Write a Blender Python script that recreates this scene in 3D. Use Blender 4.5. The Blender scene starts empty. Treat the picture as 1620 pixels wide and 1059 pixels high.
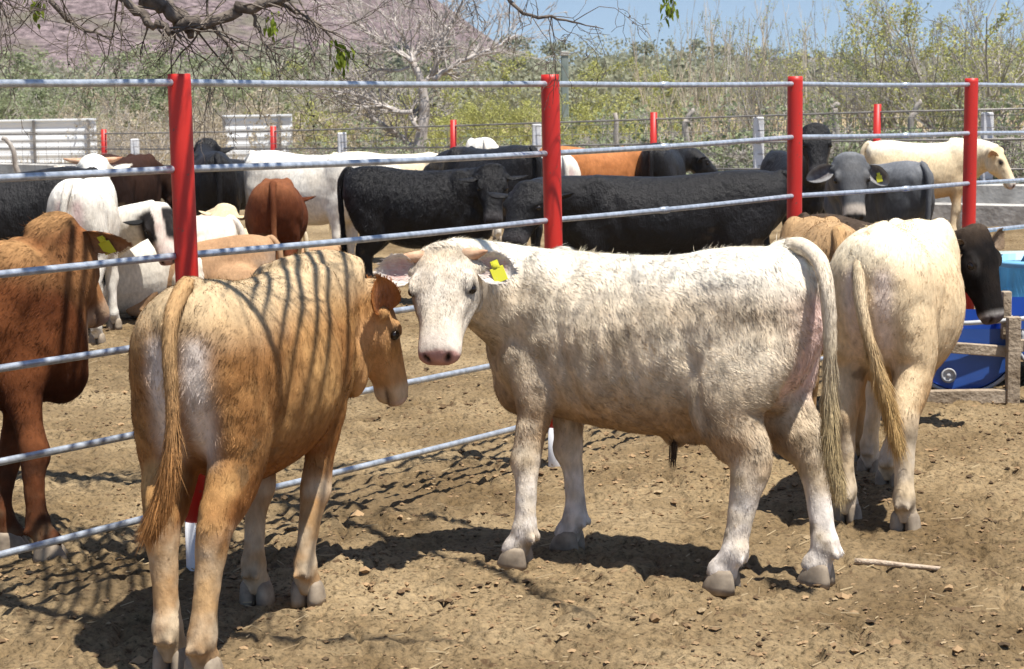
import bpy, math, random
import numpy as np
from mathutils import Matrix, Vector

# ------------------------------------------------------------------ camera, sky, sun, exposure
scene = bpy.context.scene
COL = scene.collection
R = math.radians
CAM_H, FPX, CX, CY = 1.63, 3100.0, 810.0, 529.5
PITCH, ROLL = 7.38, -0.9
cam_d = bpy.data.cameras.new('camera')
cam = bpy.data.objects.new('camera', cam_d)
COL.objects.link(cam)
cam_d.sensor_width = 36.0
cam_d.lens = 36.0 * FPX / 1620.0
cam_d.clip_start = 0.1
cam_d.clip_end = 9000
CAM_M = Matrix.Rotation(R(90 - PITCH), 4, 'X') @ Matrix.Rotation(R(ROLL), 4, 'Z')
cam.matrix_world = Matrix.Translation((0, 0, CAM_H)) @ CAM_M
scene.camera = cam
cam_d.dof.use_dof = True
cam_d.dof.focus_distance = 6.7
cam_d.dof.aperture_fstop = 13

SUN_TO = Vector((0.27, -0.25, 1.0)).normalized()
SUN_EL = math.asin(SUN_TO.z)
SUN_AZ = math.atan2(SUN_TO.x, SUN_TO.y)
world = bpy.data.worlds.new('World')
scene.world = world
world.use_nodes = True
wn = world.node_tree
wn.nodes.clear()
sky = wn.nodes.new('ShaderNodeTexSky')
sky.sky_type = 'NISHITA'
sky.sun_disc = False
sky.sun_elevation = SUN_EL
sky.sun_rotation = SUN_AZ
sky.air_density = 1.0
sky.dust_density = 0.3
sky.ozone_density = 2.2
bg = wn.nodes.new('ShaderNodeBackground')
bg.inputs['Strength'].default_value = 0.075
wo = wn.nodes.new('ShaderNodeOutputWorld')
tcw = wn.nodes.new('ShaderNodeTexCoord')
add = wn.nodes.new('ShaderNodeVectorMath'); add.operation = 'ADD'; add.inputs[1].default_value = (0, 0, .12)
nrmz = wn.nodes.new('ShaderNodeVectorMath'); nrmz.operation = 'NORMALIZE'
wn.links.new(tcw.outputs['Generated'], add.inputs[0]); wn.links.new(add.outputs[0], nrmz.inputs[0]); wn.links.new(nrmz.outputs[0], sky.inputs[0])
wn.links.new(sky.outputs[0], bg.inputs[0])
wn.links.new(bg.outputs[0], wo.inputs[0])
sl = bpy.data.lights.new('sun', 'SUN')
sl.energy = 4.8
sl.angle = R(0.55)
sl.color = (1.0, 0.955, 0.88)
sun = bpy.data.objects.new('sun', sl)
COL.objects.link(sun)
sun.rotation_euler = SUN_TO.to_track_quat('Z', 'Y').to_euler()
sun.location = (3, -3, 12)
scene.view_settings.view_transform = 'Standard'
scene.view_settings.look = 'None'
scene.view_settings.gamma = 1
scene.view_settings.exposure = 0.80
scene.cycles.max_bounces = 6
scene.cycles.transparent_max_bounces = 8

# ------------------------------------------------------------------ helpers
def ray(u, v):
    d = CAM_M.to_3x3() @ Vector(((u - CX) / FPX, -(v - CY) / FPX, -1.0))
    return d

def at(u, v, Y):
    d = ray(u, v)
    k = Y / d.y
    return np.array((d.x * k, Y, CAM_H + d.z * k))

def onground(u, v, z=0.0):
    d = ray(u, v)
    k = (z - CAM_H) / d.z
    return np.array((d.x * k, d.y * k, z))

def _hash(ix, iy, iz, seed):
    n = (ix * 374761393 + iy * 668265263 + iz * 2147483647 + seed * 1274126177) & 0xFFFFFFFF
    n = ((n ^ (n >> 13)) * 1274126177) & 0xFFFFFFFF
    n = n ^ (n >> 16)
    return (n & 0xFFFFFF) / float(0xFFFFFF)

def vnoise(p, freq=1.0, seed=0):
    """smooth value noise in [-1,1]; p is (N,2) or (N,3)"""
    p = np.asarray(p, float) * freq
    if p.shape[1] == 2:
        p = np.c_[p, np.zeros(len(p))]
    i = np.floor(p).astype(np.int64)
    f = p - i
    f = f * f * (3 - 2 * f)
    r = 0
    for dx in (0, 1):
        wx = f[:, 0] if dx else 1 - f[:, 0]
        for dy in (0, 1):
            wy = f[:, 1] if dy else 1 - f[:, 1]
            for dz in (0, 1):
                wz = f[:, 2] if dz else 1 - f[:, 2]
                r = r + wx * wy * wz * _hash(i[:, 0] + dx, i[:, 1] + dy, i[:, 2] + dz, seed)
    return r * 2 - 1

def fbm(p, freq, octs=3, seed=0, gain=0.5):
    s, a, t = 0, 1.0, 0
    for k in range(octs):
        s = s + a * vnoise(p, freq * 2 ** k, seed + 17 * k)
        t += a
        a *= gain
    return s / t

def sstep(a, b, x):
    t = np.clip((x - a) / (b - a), 0, 1)
    return t * t * (3 - 2 * t)

def unit(v):
    v = np.asarray(v, float)
    return v / (np.linalg.norm(v, axis=-1, keepdims=True) + 1e-12)

def build_mesh(name, V, quads=None, tris=None, mats=(), col=None, nrm=None, smooth=True, midx=None):
    me = bpy.data.meshes.new(name)
    quads = np.zeros((0, 4), int) if quads is None or len(quads) == 0 else np.asarray(quads, int)
    tris = np.zeros((0, 3), int) if tris is None or len(tris) == 0 else np.asarray(tris, int)
    V = np.asarray(V, float)
    me.vertices.add(len(V))
    me.vertices.foreach_set('co', V.ravel())
    nl = quads.size + tris.size
    me.loops.add(nl)
    me.loops.foreach_set('vertex_index', np.r_[quads.ravel(), tris.ravel()].astype(np.int32))
    nf = len(quads) + len(tris)
    me.polygons.add(nf)
    starts = np.r_[np.arange(len(quads)) * 4, quads.size + np.arange(len(tris)) * 3].astype(np.int32)
    me.polygons.foreach_set('loop_start', starts)
    me.polygons.foreach_set('use_smooth', np.full(nf, bool(smooth)))
    if midx is not None:
        me.polygons.foreach_set('material_index', np.asarray(midx, np.int32))
    for m in mats:
        me.materials.append(m)
    me.update(calc_edges=True)
    if col is not None:
        a = me.color_attributes.new('Col', 'FLOAT_COLOR', 'POINT')
        c = np.c_[np.asarray(col, float), np.ones(len(V))]
        a.data.foreach_set('color', c.ravel())
    if nrm is not None:
        me.normals_split_custom_set_from_vertices(np.asarray(nrm, float).tolist())
    return me

class MB:
    """collects shapes into one mesh"""
    def __init__(s):
        s.V, s.Q, s.T, s.n = [], [], [], 0
    def add(s, V, Q=None, T=None):
        V = np.asarray(V, float)
        s.V.append(V)
        if Q is not None and len(Q): s.Q.append(np.asarray(Q, int) + s.n)
        if T is not None and len(T): s.T.append(np.asarray(T, int) + s.n)
        s.n += len(V)
        return s
    def arrays(s):
        V = np.concatenate(s.V) if s.V else np.zeros((0, 3))
        Q = np.concatenate(s.Q) if s.Q else np.zeros((0, 4), int)
        T = np.concatenate(s.T) if s.T else np.zeros((0, 3), int)
        return V, Q, T
    def box(s, c, size, rot=None, bevel=0.0):
        x, y, z = np.asarray(size, float) / 2
        b = min(bevel, x * .9, y * .9, z * .9)
        if b <= 0:
            P = np.array([(i * x, j * y, k * z) for i in (-1, 1) for j in (-1, 1) for k in (-1, 1)])
            Q = [(0, 1, 3, 2), (4, 6, 7, 5), (0, 4, 5, 1), (2, 3, 7, 6), (0, 2, 6, 4), (1, 5, 7, 3)]
            T = None
        else:
            P, idx = [], {}
            for i in (-1, 1):
                for j in (-1, 1):
                    for k in (-1, 1):
                        for ax in range(3):
                            q = [i * (x - b), j * (y - b), k * (z - b)]
                            q[ax] += (i, j, k)[ax] * b
                            idx[(i, j, k, ax)] = len(P); P.append(q)
            Q, T = [], []
            for ax in range(3):
                o1, o2 = [(1, 2), (2, 0), (0, 1)][ax]
                for sgn in (-1, 1):
                    f = []
                    for a, c2 in ((-1, -1), (1, -1), (1, 1), (-1, 1)):
                        key = [0, 0, 0]; key[ax] = sgn; key[o1] = a; key[o2] = c2
                        f.append(idx[tuple(key) + (ax,)])
                    Q.append(f if sgn > 0 else f[::-1])
                for a in (-1, 1):
                    for c2 in (-1, 1):
                        k0 = [0, 0, 0]; k0[o1] = a; k0[o2] = c2
                        ka, kb = list(k0), list(k0); ka[ax] = -1; kb[ax] = 1
                        f = [idx[tuple(ka) + (o1,)], idx[tuple(kb) + (o1,)], idx[tuple(kb) + (o2,)], idx[tuple(ka) + (o2,)]]
                        Q.append(f if a * c2 < 0 else f[::-1])
            for i in (-1, 1):
                for j in (-1, 1):
                    for k in (-1, 1):
                        f = [idx[(i, j, k, 0)], idx[(i, j, k, 1)], idx[(i, j, k, 2)]]
                        T.append(f if i * j * k > 0 else f[::-1])
            P = np.array(P)
        if rot is not None:
            P = P @ np.array(rot).T
        return s.add(P + np.asarray(c, float), Q, T)
    def tube(s, pts, rad, n=8, cap=True):
        P = np.asarray(pts, float)
        rad = np.broadcast_to(np.asarray(rad, float), (len(P),))
        Tn = np.gradient(P, axis=0) if len(P) > 2 else np.repeat((P[1:] - P[:1]), 2, 0)
        Tn = unit(Tn)
        ref = np.array((0.0, 0, 1)) if abs(Tn[0][2]) < .9 else np.array((1.0, 0, 0))
        a = unit(np.cross(Tn[0], ref))
        rings = []
        ang = np.arange(n) * 2 * math.pi / n
        for i in range(len(P)):
            a = unit(a - Tn[i] * np.dot(a, Tn[i]))
            b = np.cross(Tn[i], a)
            rings.append(P[i] + rad[i] * (np.cos(ang)[:, None] * a + np.sin(ang)[:, None] * b))
        V = np.concatenate(rings)
        j = np.arange(n); k = (j + 1) % n
        Q = np.concatenate([np.c_[i * n + j, i * n + k, (i + 1) * n + k, (i + 1) * n + j] for i in range(len(P) - 1)])
        T = None
        if cap:
            m = len(V)
            V = np.r_[V, P[:1], P[-1:]]
            T = np.r_[np.c_[np.full(n, m), k, j], np.c_[np.full(n, m + 1), (len(P) - 1) * n + j, (len(P) - 1) * n + k]]
        return s.add(V, Q, T)
    def rings(s, R_, cap=True):
        """closed rings (list of (n,3) arrays) skinned in order"""
        n = len(R_[0]); m = len(R_)
        V = np.concatenate(R_)
        j = np.arange(n); k = (j + 1) % n
        Q = np.concatenate([np.c_[i * n + j, i * n + k, (i + 1) * n + k, (i + 1) * n + j] for i in range(m - 1)])
        T = None
        if cap:
            c0, c1 = R_[0].mean(0), R_[-1].mean(0)
            q = len(V)
            V = np.r_[V, [c0], [c1]]
            T = np.r_[np.c_[np.full(n, q), k, j], np.c_[np.full(n, q + 1), (m - 1) * n + j, (m - 1) * n + k]]
        return s.add(V, Q, T)
    def lathe(s, prof, c, n=32, axis=None):
        """prof: list of (r, h) ; axis matrix 3x3 maps local z"""
        ang = np.arange(n) * 2 * math.pi / n
        M = np.eye(3) if axis is None else np.array(axis)
        R_ = [np.c_[np.cos(ang) * r, np.sin(ang) * r, np.full(n, h)] @ M.T + np.asarray(c) for r, h in prof]
        return s.rings(R_)
    def ball(s, c, r, nu=14, nv=10, M=None):
        r = np.broadcast_to(np.asarray(r, float), (3,))
        R_ = []
        for i in range(nv):
            t = math.pi * (i + .5) / nv
            ang = np.arange(nu) * 2 * math.pi / nu
            P = np.c_[np.cos(ang) * math.sin(t), np.sin(ang) * math.sin(t), np.full(nu, -math.cos(t))] * r
            if M is not None: P = P @ np.array(M).T
            R_.append(P + np.asarray(c, float))
        return s.rings(R_)
    def obj(s, name, mat, parent=None, smooth=True, col=None):
        V, Q, T = s.arrays()
        me = build_mesh(name, V, Q, T, [mat] if mat else [], smooth=smooth, col=col)
        return link(name, me, parent)

def link(name, me, parent=None):
    o = bpy.data.objects.new(name, me)
    COL.objects.link(o)
    if parent is not None:
        o.parent = parent
    return o

def empty(name, loc=(0, 0, 0), rz=0.0, scale=1.0):
    o = bpy.data.objects.new(name, None)
    COL.objects.link(o)
    o.empty_display_size = .2
    o.location = loc
    o.rotation_euler = (0, 0, rz)
    o.scale = (scale,) * 3
    return o

def tag(o, label=None, cat=None, group=None, kind=None):
    if label: o['label'] = label
    if cat: o['category'] = cat
    if group: o['group'] = group
    if kind: o['kind'] = kind
    return o

# ------------------------------------------------------------------ materials
def new_mat(name):
    m = bpy.data.materials.new(name)
    m.use_nodes = True
    nt = m.node_tree
    b = nt.nodes['Principled BSDF']
    return m, nt, b

def N(nt, typ, **kw):
    n = nt.nodes.new(typ)
    for k, v in kw.items():
        if hasattr(n, k): setattr(n, k, v)
        else: n.inputs[k].default_value = v
    return n

def mat_noise(name, c1, c2, scale=8.0, rough=0.8, bump=0.2, bscale=None, detail=6.0, metal=0.0, spec=0.3, c3=None, dist=0.02, stretch=None):
    m, nt, b = new_mat(name)
    tc = N(nt, 'ShaderNodeTexCoord')
    src = tc.outputs['Object']
    if stretch:
        mp = N(nt, 'ShaderNodeMapping')
        mp.inputs['Scale'].default_value = stretch
        nt.links.new(src, mp.inputs['Vector']); src = mp.outputs[0]
    n1 = N(nt, 'ShaderNodeTexNoise'); n1.inputs['Scale'].default_value = scale; n1.inputs['Detail'].default_value = detail
    nt.links.new(src, n1.inputs['Vector'])
    cr = N(nt, 'ShaderNodeValToRGB')
    e = cr.color_ramp.elements
    e[0].position, e[0].color = .33, (*c1, 1)
    e[1].position, e[1].color = .67, (*c2, 1)
    if c3:
        x = e.new(.8); x.color = (*c3, 1)
    nt.links.new(n1.outputs['Fac'], cr.inputs['Fac'])
    nt.links.new(cr.outputs['Color'], b.inputs['Base Color'])
    b.inputs['Roughness'].default_value = rough
    b.inputs['Metallic'].default_value = metal
    b.inputs['Specular IOR Level'].default_value = spec
    if bump:
        n2 = N(nt, 'ShaderNodeTexNoise'); n2.inputs['Scale'].default_value = bscale or scale * 4; n2.inputs['Detail'].default_value = 5
        nt.links.new(src, n2.inputs['Vector'])
        bp = N(nt, 'ShaderNodeBump'); bp.inputs['Strength'].default_value = bump; bp.inputs['Distance'].default_value = dist
        nt.links.new(n2.outputs['Fac'], bp.inputs['Height'])
        nt.links.new(bp.outputs['Normal'], b.inputs['Normal'])
    return m

def mat_leaf(name, c1, c2, trans=0.35, rough=0.6):
    """leaf colour varies per leaf (attribute) and lets some light through"""
    m, nt, b = new_mat(name)
    at_ = N(nt, 'ShaderNodeAttribute'); at_.attribute_name = 'Col'
    mx = N(nt, 'ShaderNodeMix'); mx.data_type = 'RGBA'
    sep = N(nt, 'ShaderNodeSeparateColor')
    nt.links.new(at_.outputs['Color'], sep.inputs[0])
    nt.links.new(sep.outputs[0], mx.inputs[0])
    mx.inputs[6].default_value = (*c1, 1); mx.inputs[7].default_value = (*c2, 1)
    nt.links.new(mx.outputs[2], b.inputs['Base Color'])
    b.inputs['Roughness'].default_value = rough
    b.inputs['Specular IOR Level'].default_value = .2
    tr = N(nt, 'ShaderNodeBsdfTranslucent')
    nt.links.new(mx.outputs[2], tr.inputs['Color'])
    ms = N(nt, 'ShaderNodeMixShader'); ms.inputs[0].default_value = trans
    out = nt.nodes['Material Output']
    nt.links.new(b.outputs[0], ms.inputs[1]); nt.links.new(tr.outputs[0], ms.inputs[2])
    nt.links.new(ms.outputs[0], out.inputs['Surface'])
    return m

def mat_coat(name, rough=0.8, sheen=0.0, spec=0.06, bump=0.35):
    m, nt, b = new_mat(name)
    at_ = N(nt, 'ShaderNodeAttribute'); at_.attribute_name = 'Col'
    tc = N(nt, 'ShaderNodeTexCoord')
    mp = N(nt, 'ShaderNodeMapping'); mp.inputs['Scale'].default_value = (1, 1, .45)
    nt.links.new(tc.outputs['Object'], mp.inputs[0])
    n1 = N(nt, 'ShaderNodeTexNoise'); n1.inputs['Scale'].default_value = 60; n1.inputs['Detail'].default_value = 5
    nt.links.new(mp.outputs[0], n1.inputs['Vector'])
    mr = N(nt, 'ShaderNodeMapRange'); mr.inputs['To Min'].default_value = .62; mr.inputs['To Max'].default_value = 1.32
    nt.links.new(n1.outputs['Fac'], mr.inputs['Value'])
    mu = N(nt, 'ShaderNodeVectorMath'); mu.operation = 'MULTIPLY'
    nt.links.new(at_.outputs['Color'], mu.inputs[0]); nt.links.new(mr.outputs[0], mu.inputs[1])
    nt.links.new(mu.outputs[0], b.inputs['Base Color'])
    b.inputs['Roughness'].default_value = rough
    b.inputs['Specular IOR Level'].default_value = spec
    n2 = N(nt, 'ShaderNodeTexNoise'); n2.inputs['Scale'].default_value = 28; n2.inputs['Detail'].default_value = 6; n2.inputs['Roughness'].default_value = .7
    nt.links.new(mp.outputs[0], n2.inputs['Vector'])
    bp = N(nt, 'ShaderNodeBump'); bp.inputs['Strength'].default_value = bump; bp.inputs['Distance'].default_value = .02
    nt.links.new(n2.outputs['Fac'], bp.inputs['Height'])
    nt.links.new(bp.outputs['Normal'], b.inputs['Normal'])
    return m

M_COAT = mat_coat('coat')
M_SLEEK = mat_coat('sleek_coat', rough=.55, spec=.2, bump=.3)
M_BLACK = mat_coat('black_coat', rough=.38, spec=.24, bump=1.0)
M_HOOF = mat_noise('hoof', (.19, .15, .11), (.37, .30, .22), 22, .75, .12, dist=.004)
M_HORN = mat_noise('horn', (.42, .2, .11), (.62, .42, .27), 22, .5, .15)
M_EYE, _nt, _b = new_mat('eye')
_b.inputs['Base Color'].default_value = (.012, .008, .006, 1); _b.inputs['Roughness'].default_value = .08
M_TAG, _nt, _b = new_mat('yellow_plastic')
_b.inputs['Base Color'].default_value = (.66, .64, .04, 1); _b.inputs['Roughness'].default_value = .4
# ------------------------------------------------------------------ cattle
def catmull(P, sub=4):
    P = np.asarray(P, float)
    Q = np.r_[[2 * P[0] - P[1]], P, [2 * P[-1] - P[-2]]]
    out = []
    for i in range(1, len(Q) - 2):
        for k in range(sub):
            t = k / sub
            a, b, c, d = Q[i - 1], Q[i], Q[i + 1], Q[i + 2]
            out.append(.5 * (2 * b + (c - a) * t + (2 * a - 5 * b + 4 * c - d) * t * t + (3 * b - a - 3 * c + d) * t ** 3))
    out.append(P[-1])
    return np.array(out)

def chain(mb, pts, ref, n=18, sub=3):
    """tapered limb: pts rows x,y,z,r1,r2 ; r1 along ref, r2 across"""
    P = catmull(pts, sub)
    c = P[:, :3]
    T = unit(np.gradient(c, axis=0))
    ref = np.asarray(ref, float)
    ang = np.arange(n) * 2 * math.pi / n
    Rg = []
    for i in range(len(P)):
        rf = ref[min(i, len(ref) - 1)] if ref.ndim == 2 else ref
        a = unit(rf - T[i] * np.dot(rf, T[i]))
        b = np.cross(T[i], a)
        Rg.append(c[i] + np.cos(ang)[:, None] * a * max(P[i, 3], .004) + np.sin(ang)[:, None] * b * max(P[i, 4], .004))
    mb.rings(Rg)

TORSO = [  # x, top, bottom, half width
    (-.632, .97, .84, .05), (-.61, 1.04, .76, .12), (-.56, 1.085, .67, .175), (-.47, 1.105, .59, .212), (-.36, 1.105, .54, .228),
    (-.24, 1.09, .49, .230), (-.10, 1.072, .46, .250), (.04, 1.065, .462, .258), (.17, 1.068, .478, .245), (.28, 1.078, .495, .215),
    (.38, 1.075, .505, .185), (.46, 1.045, .53, .155), (.52, .98, .575, .115), (.56, .90, .66, .06)]

HEAD = [  # t, top, bottom, half width
    (-.06, .012, -.04, .055), (-.045, .035, -.075, .088), (0, .052, -.115, .099), (.05, .058, -.145, .102), (.10, .060, -.162, .108),
    (.145, .056, -.165, .104), (.19, .050, -.150, .092), (.24, .046, -.122, .077), (.29, .041, -.100, .068), (.34, .036, -.088, .066),
    (.38, .028, -.080, .067), (.408, .010, -.070, .061), (.424, -.012, -.062, .042)]

def remesh(mb, voxel, smooth_it):
    V, Q, T = mb.arrays()
    me = build_mesh('tmp', V, Q, T)
    o = link('tmp', me)
    m = o.modifiers.new('r', 'REMESH'); m.mode = 'VOXEL'; m.voxel_size = voxel; m.adaptivity = 0
    s = o.modifiers.new('s', 'SMOOTH'); s.factor = .5; s.iterations = smooth_it
    dg = bpy.context.evaluated_depsgraph_get()
    dg.update()
    ev = o.evaluated_get(dg)
    em = bpy.data.meshes.new_from_object(ev)
    n = len(em.vertices)
    V = np.empty(n * 3); em.vertices.foreach_get('co', V); V = V.reshape(-1, 3)
    nl = len(em.loops)
    L = np.empty(nl, np.int32); em.loops.foreach_get('vertex_index', L)
    ls = np.empty(len(em.polygons), np.int32); em.polygons.foreach_get('loop_start', ls)
    lt = np.empty(len(em.polygons), np.int32); em.polygons.foreach_get('loop_total', lt)
    Q = L[ls[lt == 4][:, None] + np.arange(4)]
    T = L[ls[lt == 3][:, None] + np.arange(3)]
    bpy.data.objects.remove(o); bpy.data.meshes.remove(me); bpy.data.meshes.remove(em)
    return V, Q, T

def vert_normals(V, Q, T):
    Nn = np.zeros_like(V)
    for F in (Q, T):
        if len(F) == 0: continue
        if F.shape[1] == 4:
            fn = np.cross(V[F[:, 2]] - V[F[:, 0]], V[F[:, 3]] - V[F[:, 1]])
        else:
            fn = np.cross(V[F[:, 1]] - V[F[:, 0]], V[F[:, 2]] - V[F[:, 0]])
        for k in range(F.shape[1]):
            for ax in range(3):
                Nn[:, ax] += np.bincount(F[:, k], fn[:, ax], len(V))
    return unit(Nn)

def mixc(a, b, w):
    w = np.asarray(w)[:, None]
    return a * (1 - w) + np.asarray(b, float) * w

DEF_COAT = dict(base=(.7, .6, .45), alt=(.6, .48, .3), alt_f=3.0, alt_w=.5, belly=None, leg=None, leg_z=.38, face=None,
                muz=(.35, .2, .17), nose=(.35, .2, .17), escut=None, dark=None, streak=0.0, spots=None, knees=None, top=None)

def coat_colour(C, p, nr, h, seed, lying):
    t, s, n_, ish = h
    z = p[:, 2]
    c = np.tile(np.array(C['base'], float), (len(p), 1))
    nz = fbm(p, C['alt_f'], 4, seed, .6)
    c = mixc(c, C['alt'], np.clip(.5 + nz * 1.6, 0, 1) * C['alt_w'])
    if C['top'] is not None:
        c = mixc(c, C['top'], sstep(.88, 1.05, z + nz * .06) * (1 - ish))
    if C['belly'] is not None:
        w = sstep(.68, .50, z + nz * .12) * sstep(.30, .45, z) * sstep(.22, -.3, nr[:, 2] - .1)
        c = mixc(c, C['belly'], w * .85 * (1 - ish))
    if C['leg'] is not None and not lying:
        w = sstep(C['leg_z'] + .14, C['leg_z'] - .1, z + fbm(p, 12, 3, seed + 3) * .09)
        c = mixc(c, C['leg'], w * np.clip(.72 + 1.5 * fbm(p, 13, 3, seed + 4), .25, 1) * (1 - ish))
    if not lying:
        w = sstep(.30, .05, z) * np.clip(.15 + 1.6 * fbm(p, 18, 3, seed + 14), 0, 1)
        c = mixc(c, (.20, .145, .085), w * .75 * (1 - ish))
        w = np.clip((fbm(p, 11, 3, seed + 15) - .34) * 9, 0, 1) * sstep(.78, .6, z) * sstep(-.15, -.3, p[:, 0])
        c = mixc(c, np.minimum(c, 1) * 0 + np.array((.13, .09, .05)), w * .6 * (1 - ish))
    if C['knees'] is not None and not lying:
        w = np.exp(-((z - .36) / .05) ** 2) * np.clip(.5 + 1.5 * fbm(p, 14, 3, seed + 9), 0, 1)
        c = mixc(c, C['knees'], w * .8 * (1 - ish))
    if C['escut'] is not None:
        w = sstep(-.48, -.56, p[:, 0] - .25 * sstep(.8, .6, z)) * np.exp(-((np.abs(p[:, 1]) - .052) / C.get('esc_w', .035)) ** 2) * sstep(.55, .66, z) * sstep(.98, .90, z)
        c = mixc(c, C['escut'], np.clip(w * 1.2, 0, 1) * (1 - ish))
    if C['dark'] is not None:
        w = np.clip((fbm(p, 2.2, 3, seed + 5) - .05) * 4, 0, 1)
        c = mixc(c, C['dark'], w * .7 * (1 - ish))
    if C['streak']:
        st = fbm(p * np.array((2.2, 2.2, .7)), 16, 3, seed + 7)
        c = c * (1 + C['streak'] * st)[:, None]
    if C['spots'] is not None:
        for (cx, cy, cz, r, cc) in C['spots']:
            d = np.linalg.norm((p - np.array((cx, cy, cz))), axis=1) + fbm(p, 9, 3, seed + 2) * r * .5
            c = mixc(c, cc, sstep(r * 1.1, r * .85, d))
    if C['face'] is not None:
        c = mixc(c, C['face'], sstep(-.02, .06, t) * ish * np.clip(.8 + .7 * fbm(p, 16, 3, seed + 6), .3, 1))
    w = sstep(C.get('muz0', .30), C.get('muz0', .30) + .05, t) * ish
    if C.get('mask') is not None:
        c = mixc(c, C['mask'], sstep(.030, .045, np.abs(s) + .02 * fbm(p, 9, 2, 4)) * sstep(.27, .22, t) * sstep(-.03, .02, t) * ish)
    c = mixc(c, C['muz'], w)
    w = sstep(.382, .398, t + fbm(p, 60, 1, 3) * .004) * sstep(-.068, -.055, n_) * ish
    c = mixc(c, C['nose'], w)
    ns = np.exp(-(((np.abs(s) - .043 - n_ * .3) / .011) ** 2 + ((n_ + .006) / .017) ** 2)) * sstep(.37, .39, t) * ish
    c = mixc(c, (.02, .012, .01), np.clip(ns * 1.6, 0, 1))
    mo = np.exp(-((n_ + .066) / .006) ** 2) * sstep(.31, .36, t) * ish
    c = mixc(c, (.06, .035, .03), np.clip(mo, 0, 1) * .9)
    ey = np.exp(-(((t - .135) / .03) ** 2 + ((n_ - .012) / .02) ** 2)) * sstep(.06, .085, np.abs(s)) * ish
    c = mixc(c, np.array(C['muz']) * .22, np.clip(ey * 1.6, 0, .9))
    return np.clip(c, .004, .9)

def ear_shape(base, d, opening, L, W, nu=12, nv=9):
    """cupped leaf; returns V,Q and a flag for inner side"""
    d = unit(d); o = unit(np.asarray(opening, float) - d * np.dot(opening, d)); w = np.cross(d, o)
    u = np.linspace(0, 1, nu); v = np.linspace(-1, 1, nv)
    prof = np.array([.32, .60, .82, .95, 1.0, 1.0, .98, .93, .84, .70, .48, .16]) * W
    prof = np.interp(u, np.linspace(0, 1, 12), prof)
    base = np.asarray(base, float)
    def layer(off):
        P = []
        for i in range(nu):
            curl = 1.35 - .75 * u[i]
            a = v * curl
            r = prof[i] / math.sin(min(curl, 1.4)) if curl > .05 else prof[i]
            cc = base + d * (u[i] * L) + o * off * math.sin(math.pi * min(1, u[i] * .9 + .08))
            P.append(cc + w * (np.sin(a) * r)[:, None] + o * ((1 - np.cos(a)) * r * .9)[:, None])
        return np.concatenate(P)
    A, B = layer(0), layer(.009)
    m = nu * nv
    Q = []
    for i in range(nu - 1):
        for j in range(nv - 1):
            a = i * nv + j
            Q.append((a, a + nv, a + nv + 1, a + 1))
            Q.append((m + a, m + a + 1, m + a + nv + 1, m + a + nv))
    for i in range(nu - 1):
        a = i * nv; Q.append((a, m + a, m + a + nv, a + nv))
        a = i * nv + nv - 1; Q.append((a, a + nv, m + a + nv, m + a))
    for j in range(nv - 1):
        a = (nu - 1) * nv + j; Q.append((a, m + a, m + a + 1, a + 1))
    rimv = np.tile(np.abs(v), nu); rimv = np.maximum(rimv, np.repeat(u, nv) ** 2 * .95)
    return np.r_[A, B], np.array(Q), np.r_[np.zeros(m), 1 - sstep(.45, .8, rimv)]

def strips(root, nrm, d, length, width, colr, rng, bend=.35, njit=None):
    """hair strands: tapered two-segment strips lying along d above the skin"""
    n = len(root)
    length = np.broadcast_to(length, (n,))[:, None]
    width = np.broadcast_to(width, (n,))[:, None]
    side = unit(np.cross(d, nrm))
    mid = root + d * length * .5
    d2 = unit(d + nrm * (-bend) + rng.normal(0, .12, (n, 3)))
    tip = mid + d2 * length * .5
    V = np.empty((n, 5, 3))
    V[:, 0] = root - side * width * .5; V[:, 1] = root + side * width * .5
    V[:, 2] = mid - side * width * .4; V[:, 3] = mid + side * width * .4
    V[:, 4] = tip
    b = np.arange(n)[:, None] * 5
    Q = (b + np.array([[0, 1, 3, 2]]))
    T = (b + np.array([[2, 3, 4]]))
    col = np.repeat(colr[:, None], 5, 1)
    col[:, :2] *= .86; col[:, 4] *= 1.08
    nn = np.repeat(unit(nrm + rng.normal(0, .13, (n, 3)) + (0 if njit is None else njit))[:, None], 5, 1)
    # face winding must agree with nrm
    fn = np.cross(V[:, 1] - V[:, 0], V[:, 2] - V[:, 0])
    flip = (fn * nrm).sum(1) < 0
    V[flip] = V[flip][:, [1, 0, 3, 2, 4]]
    return V.reshape(-1, 3), Q, T, col.reshape(-1, 3), nn.reshape(-1, 3)

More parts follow.
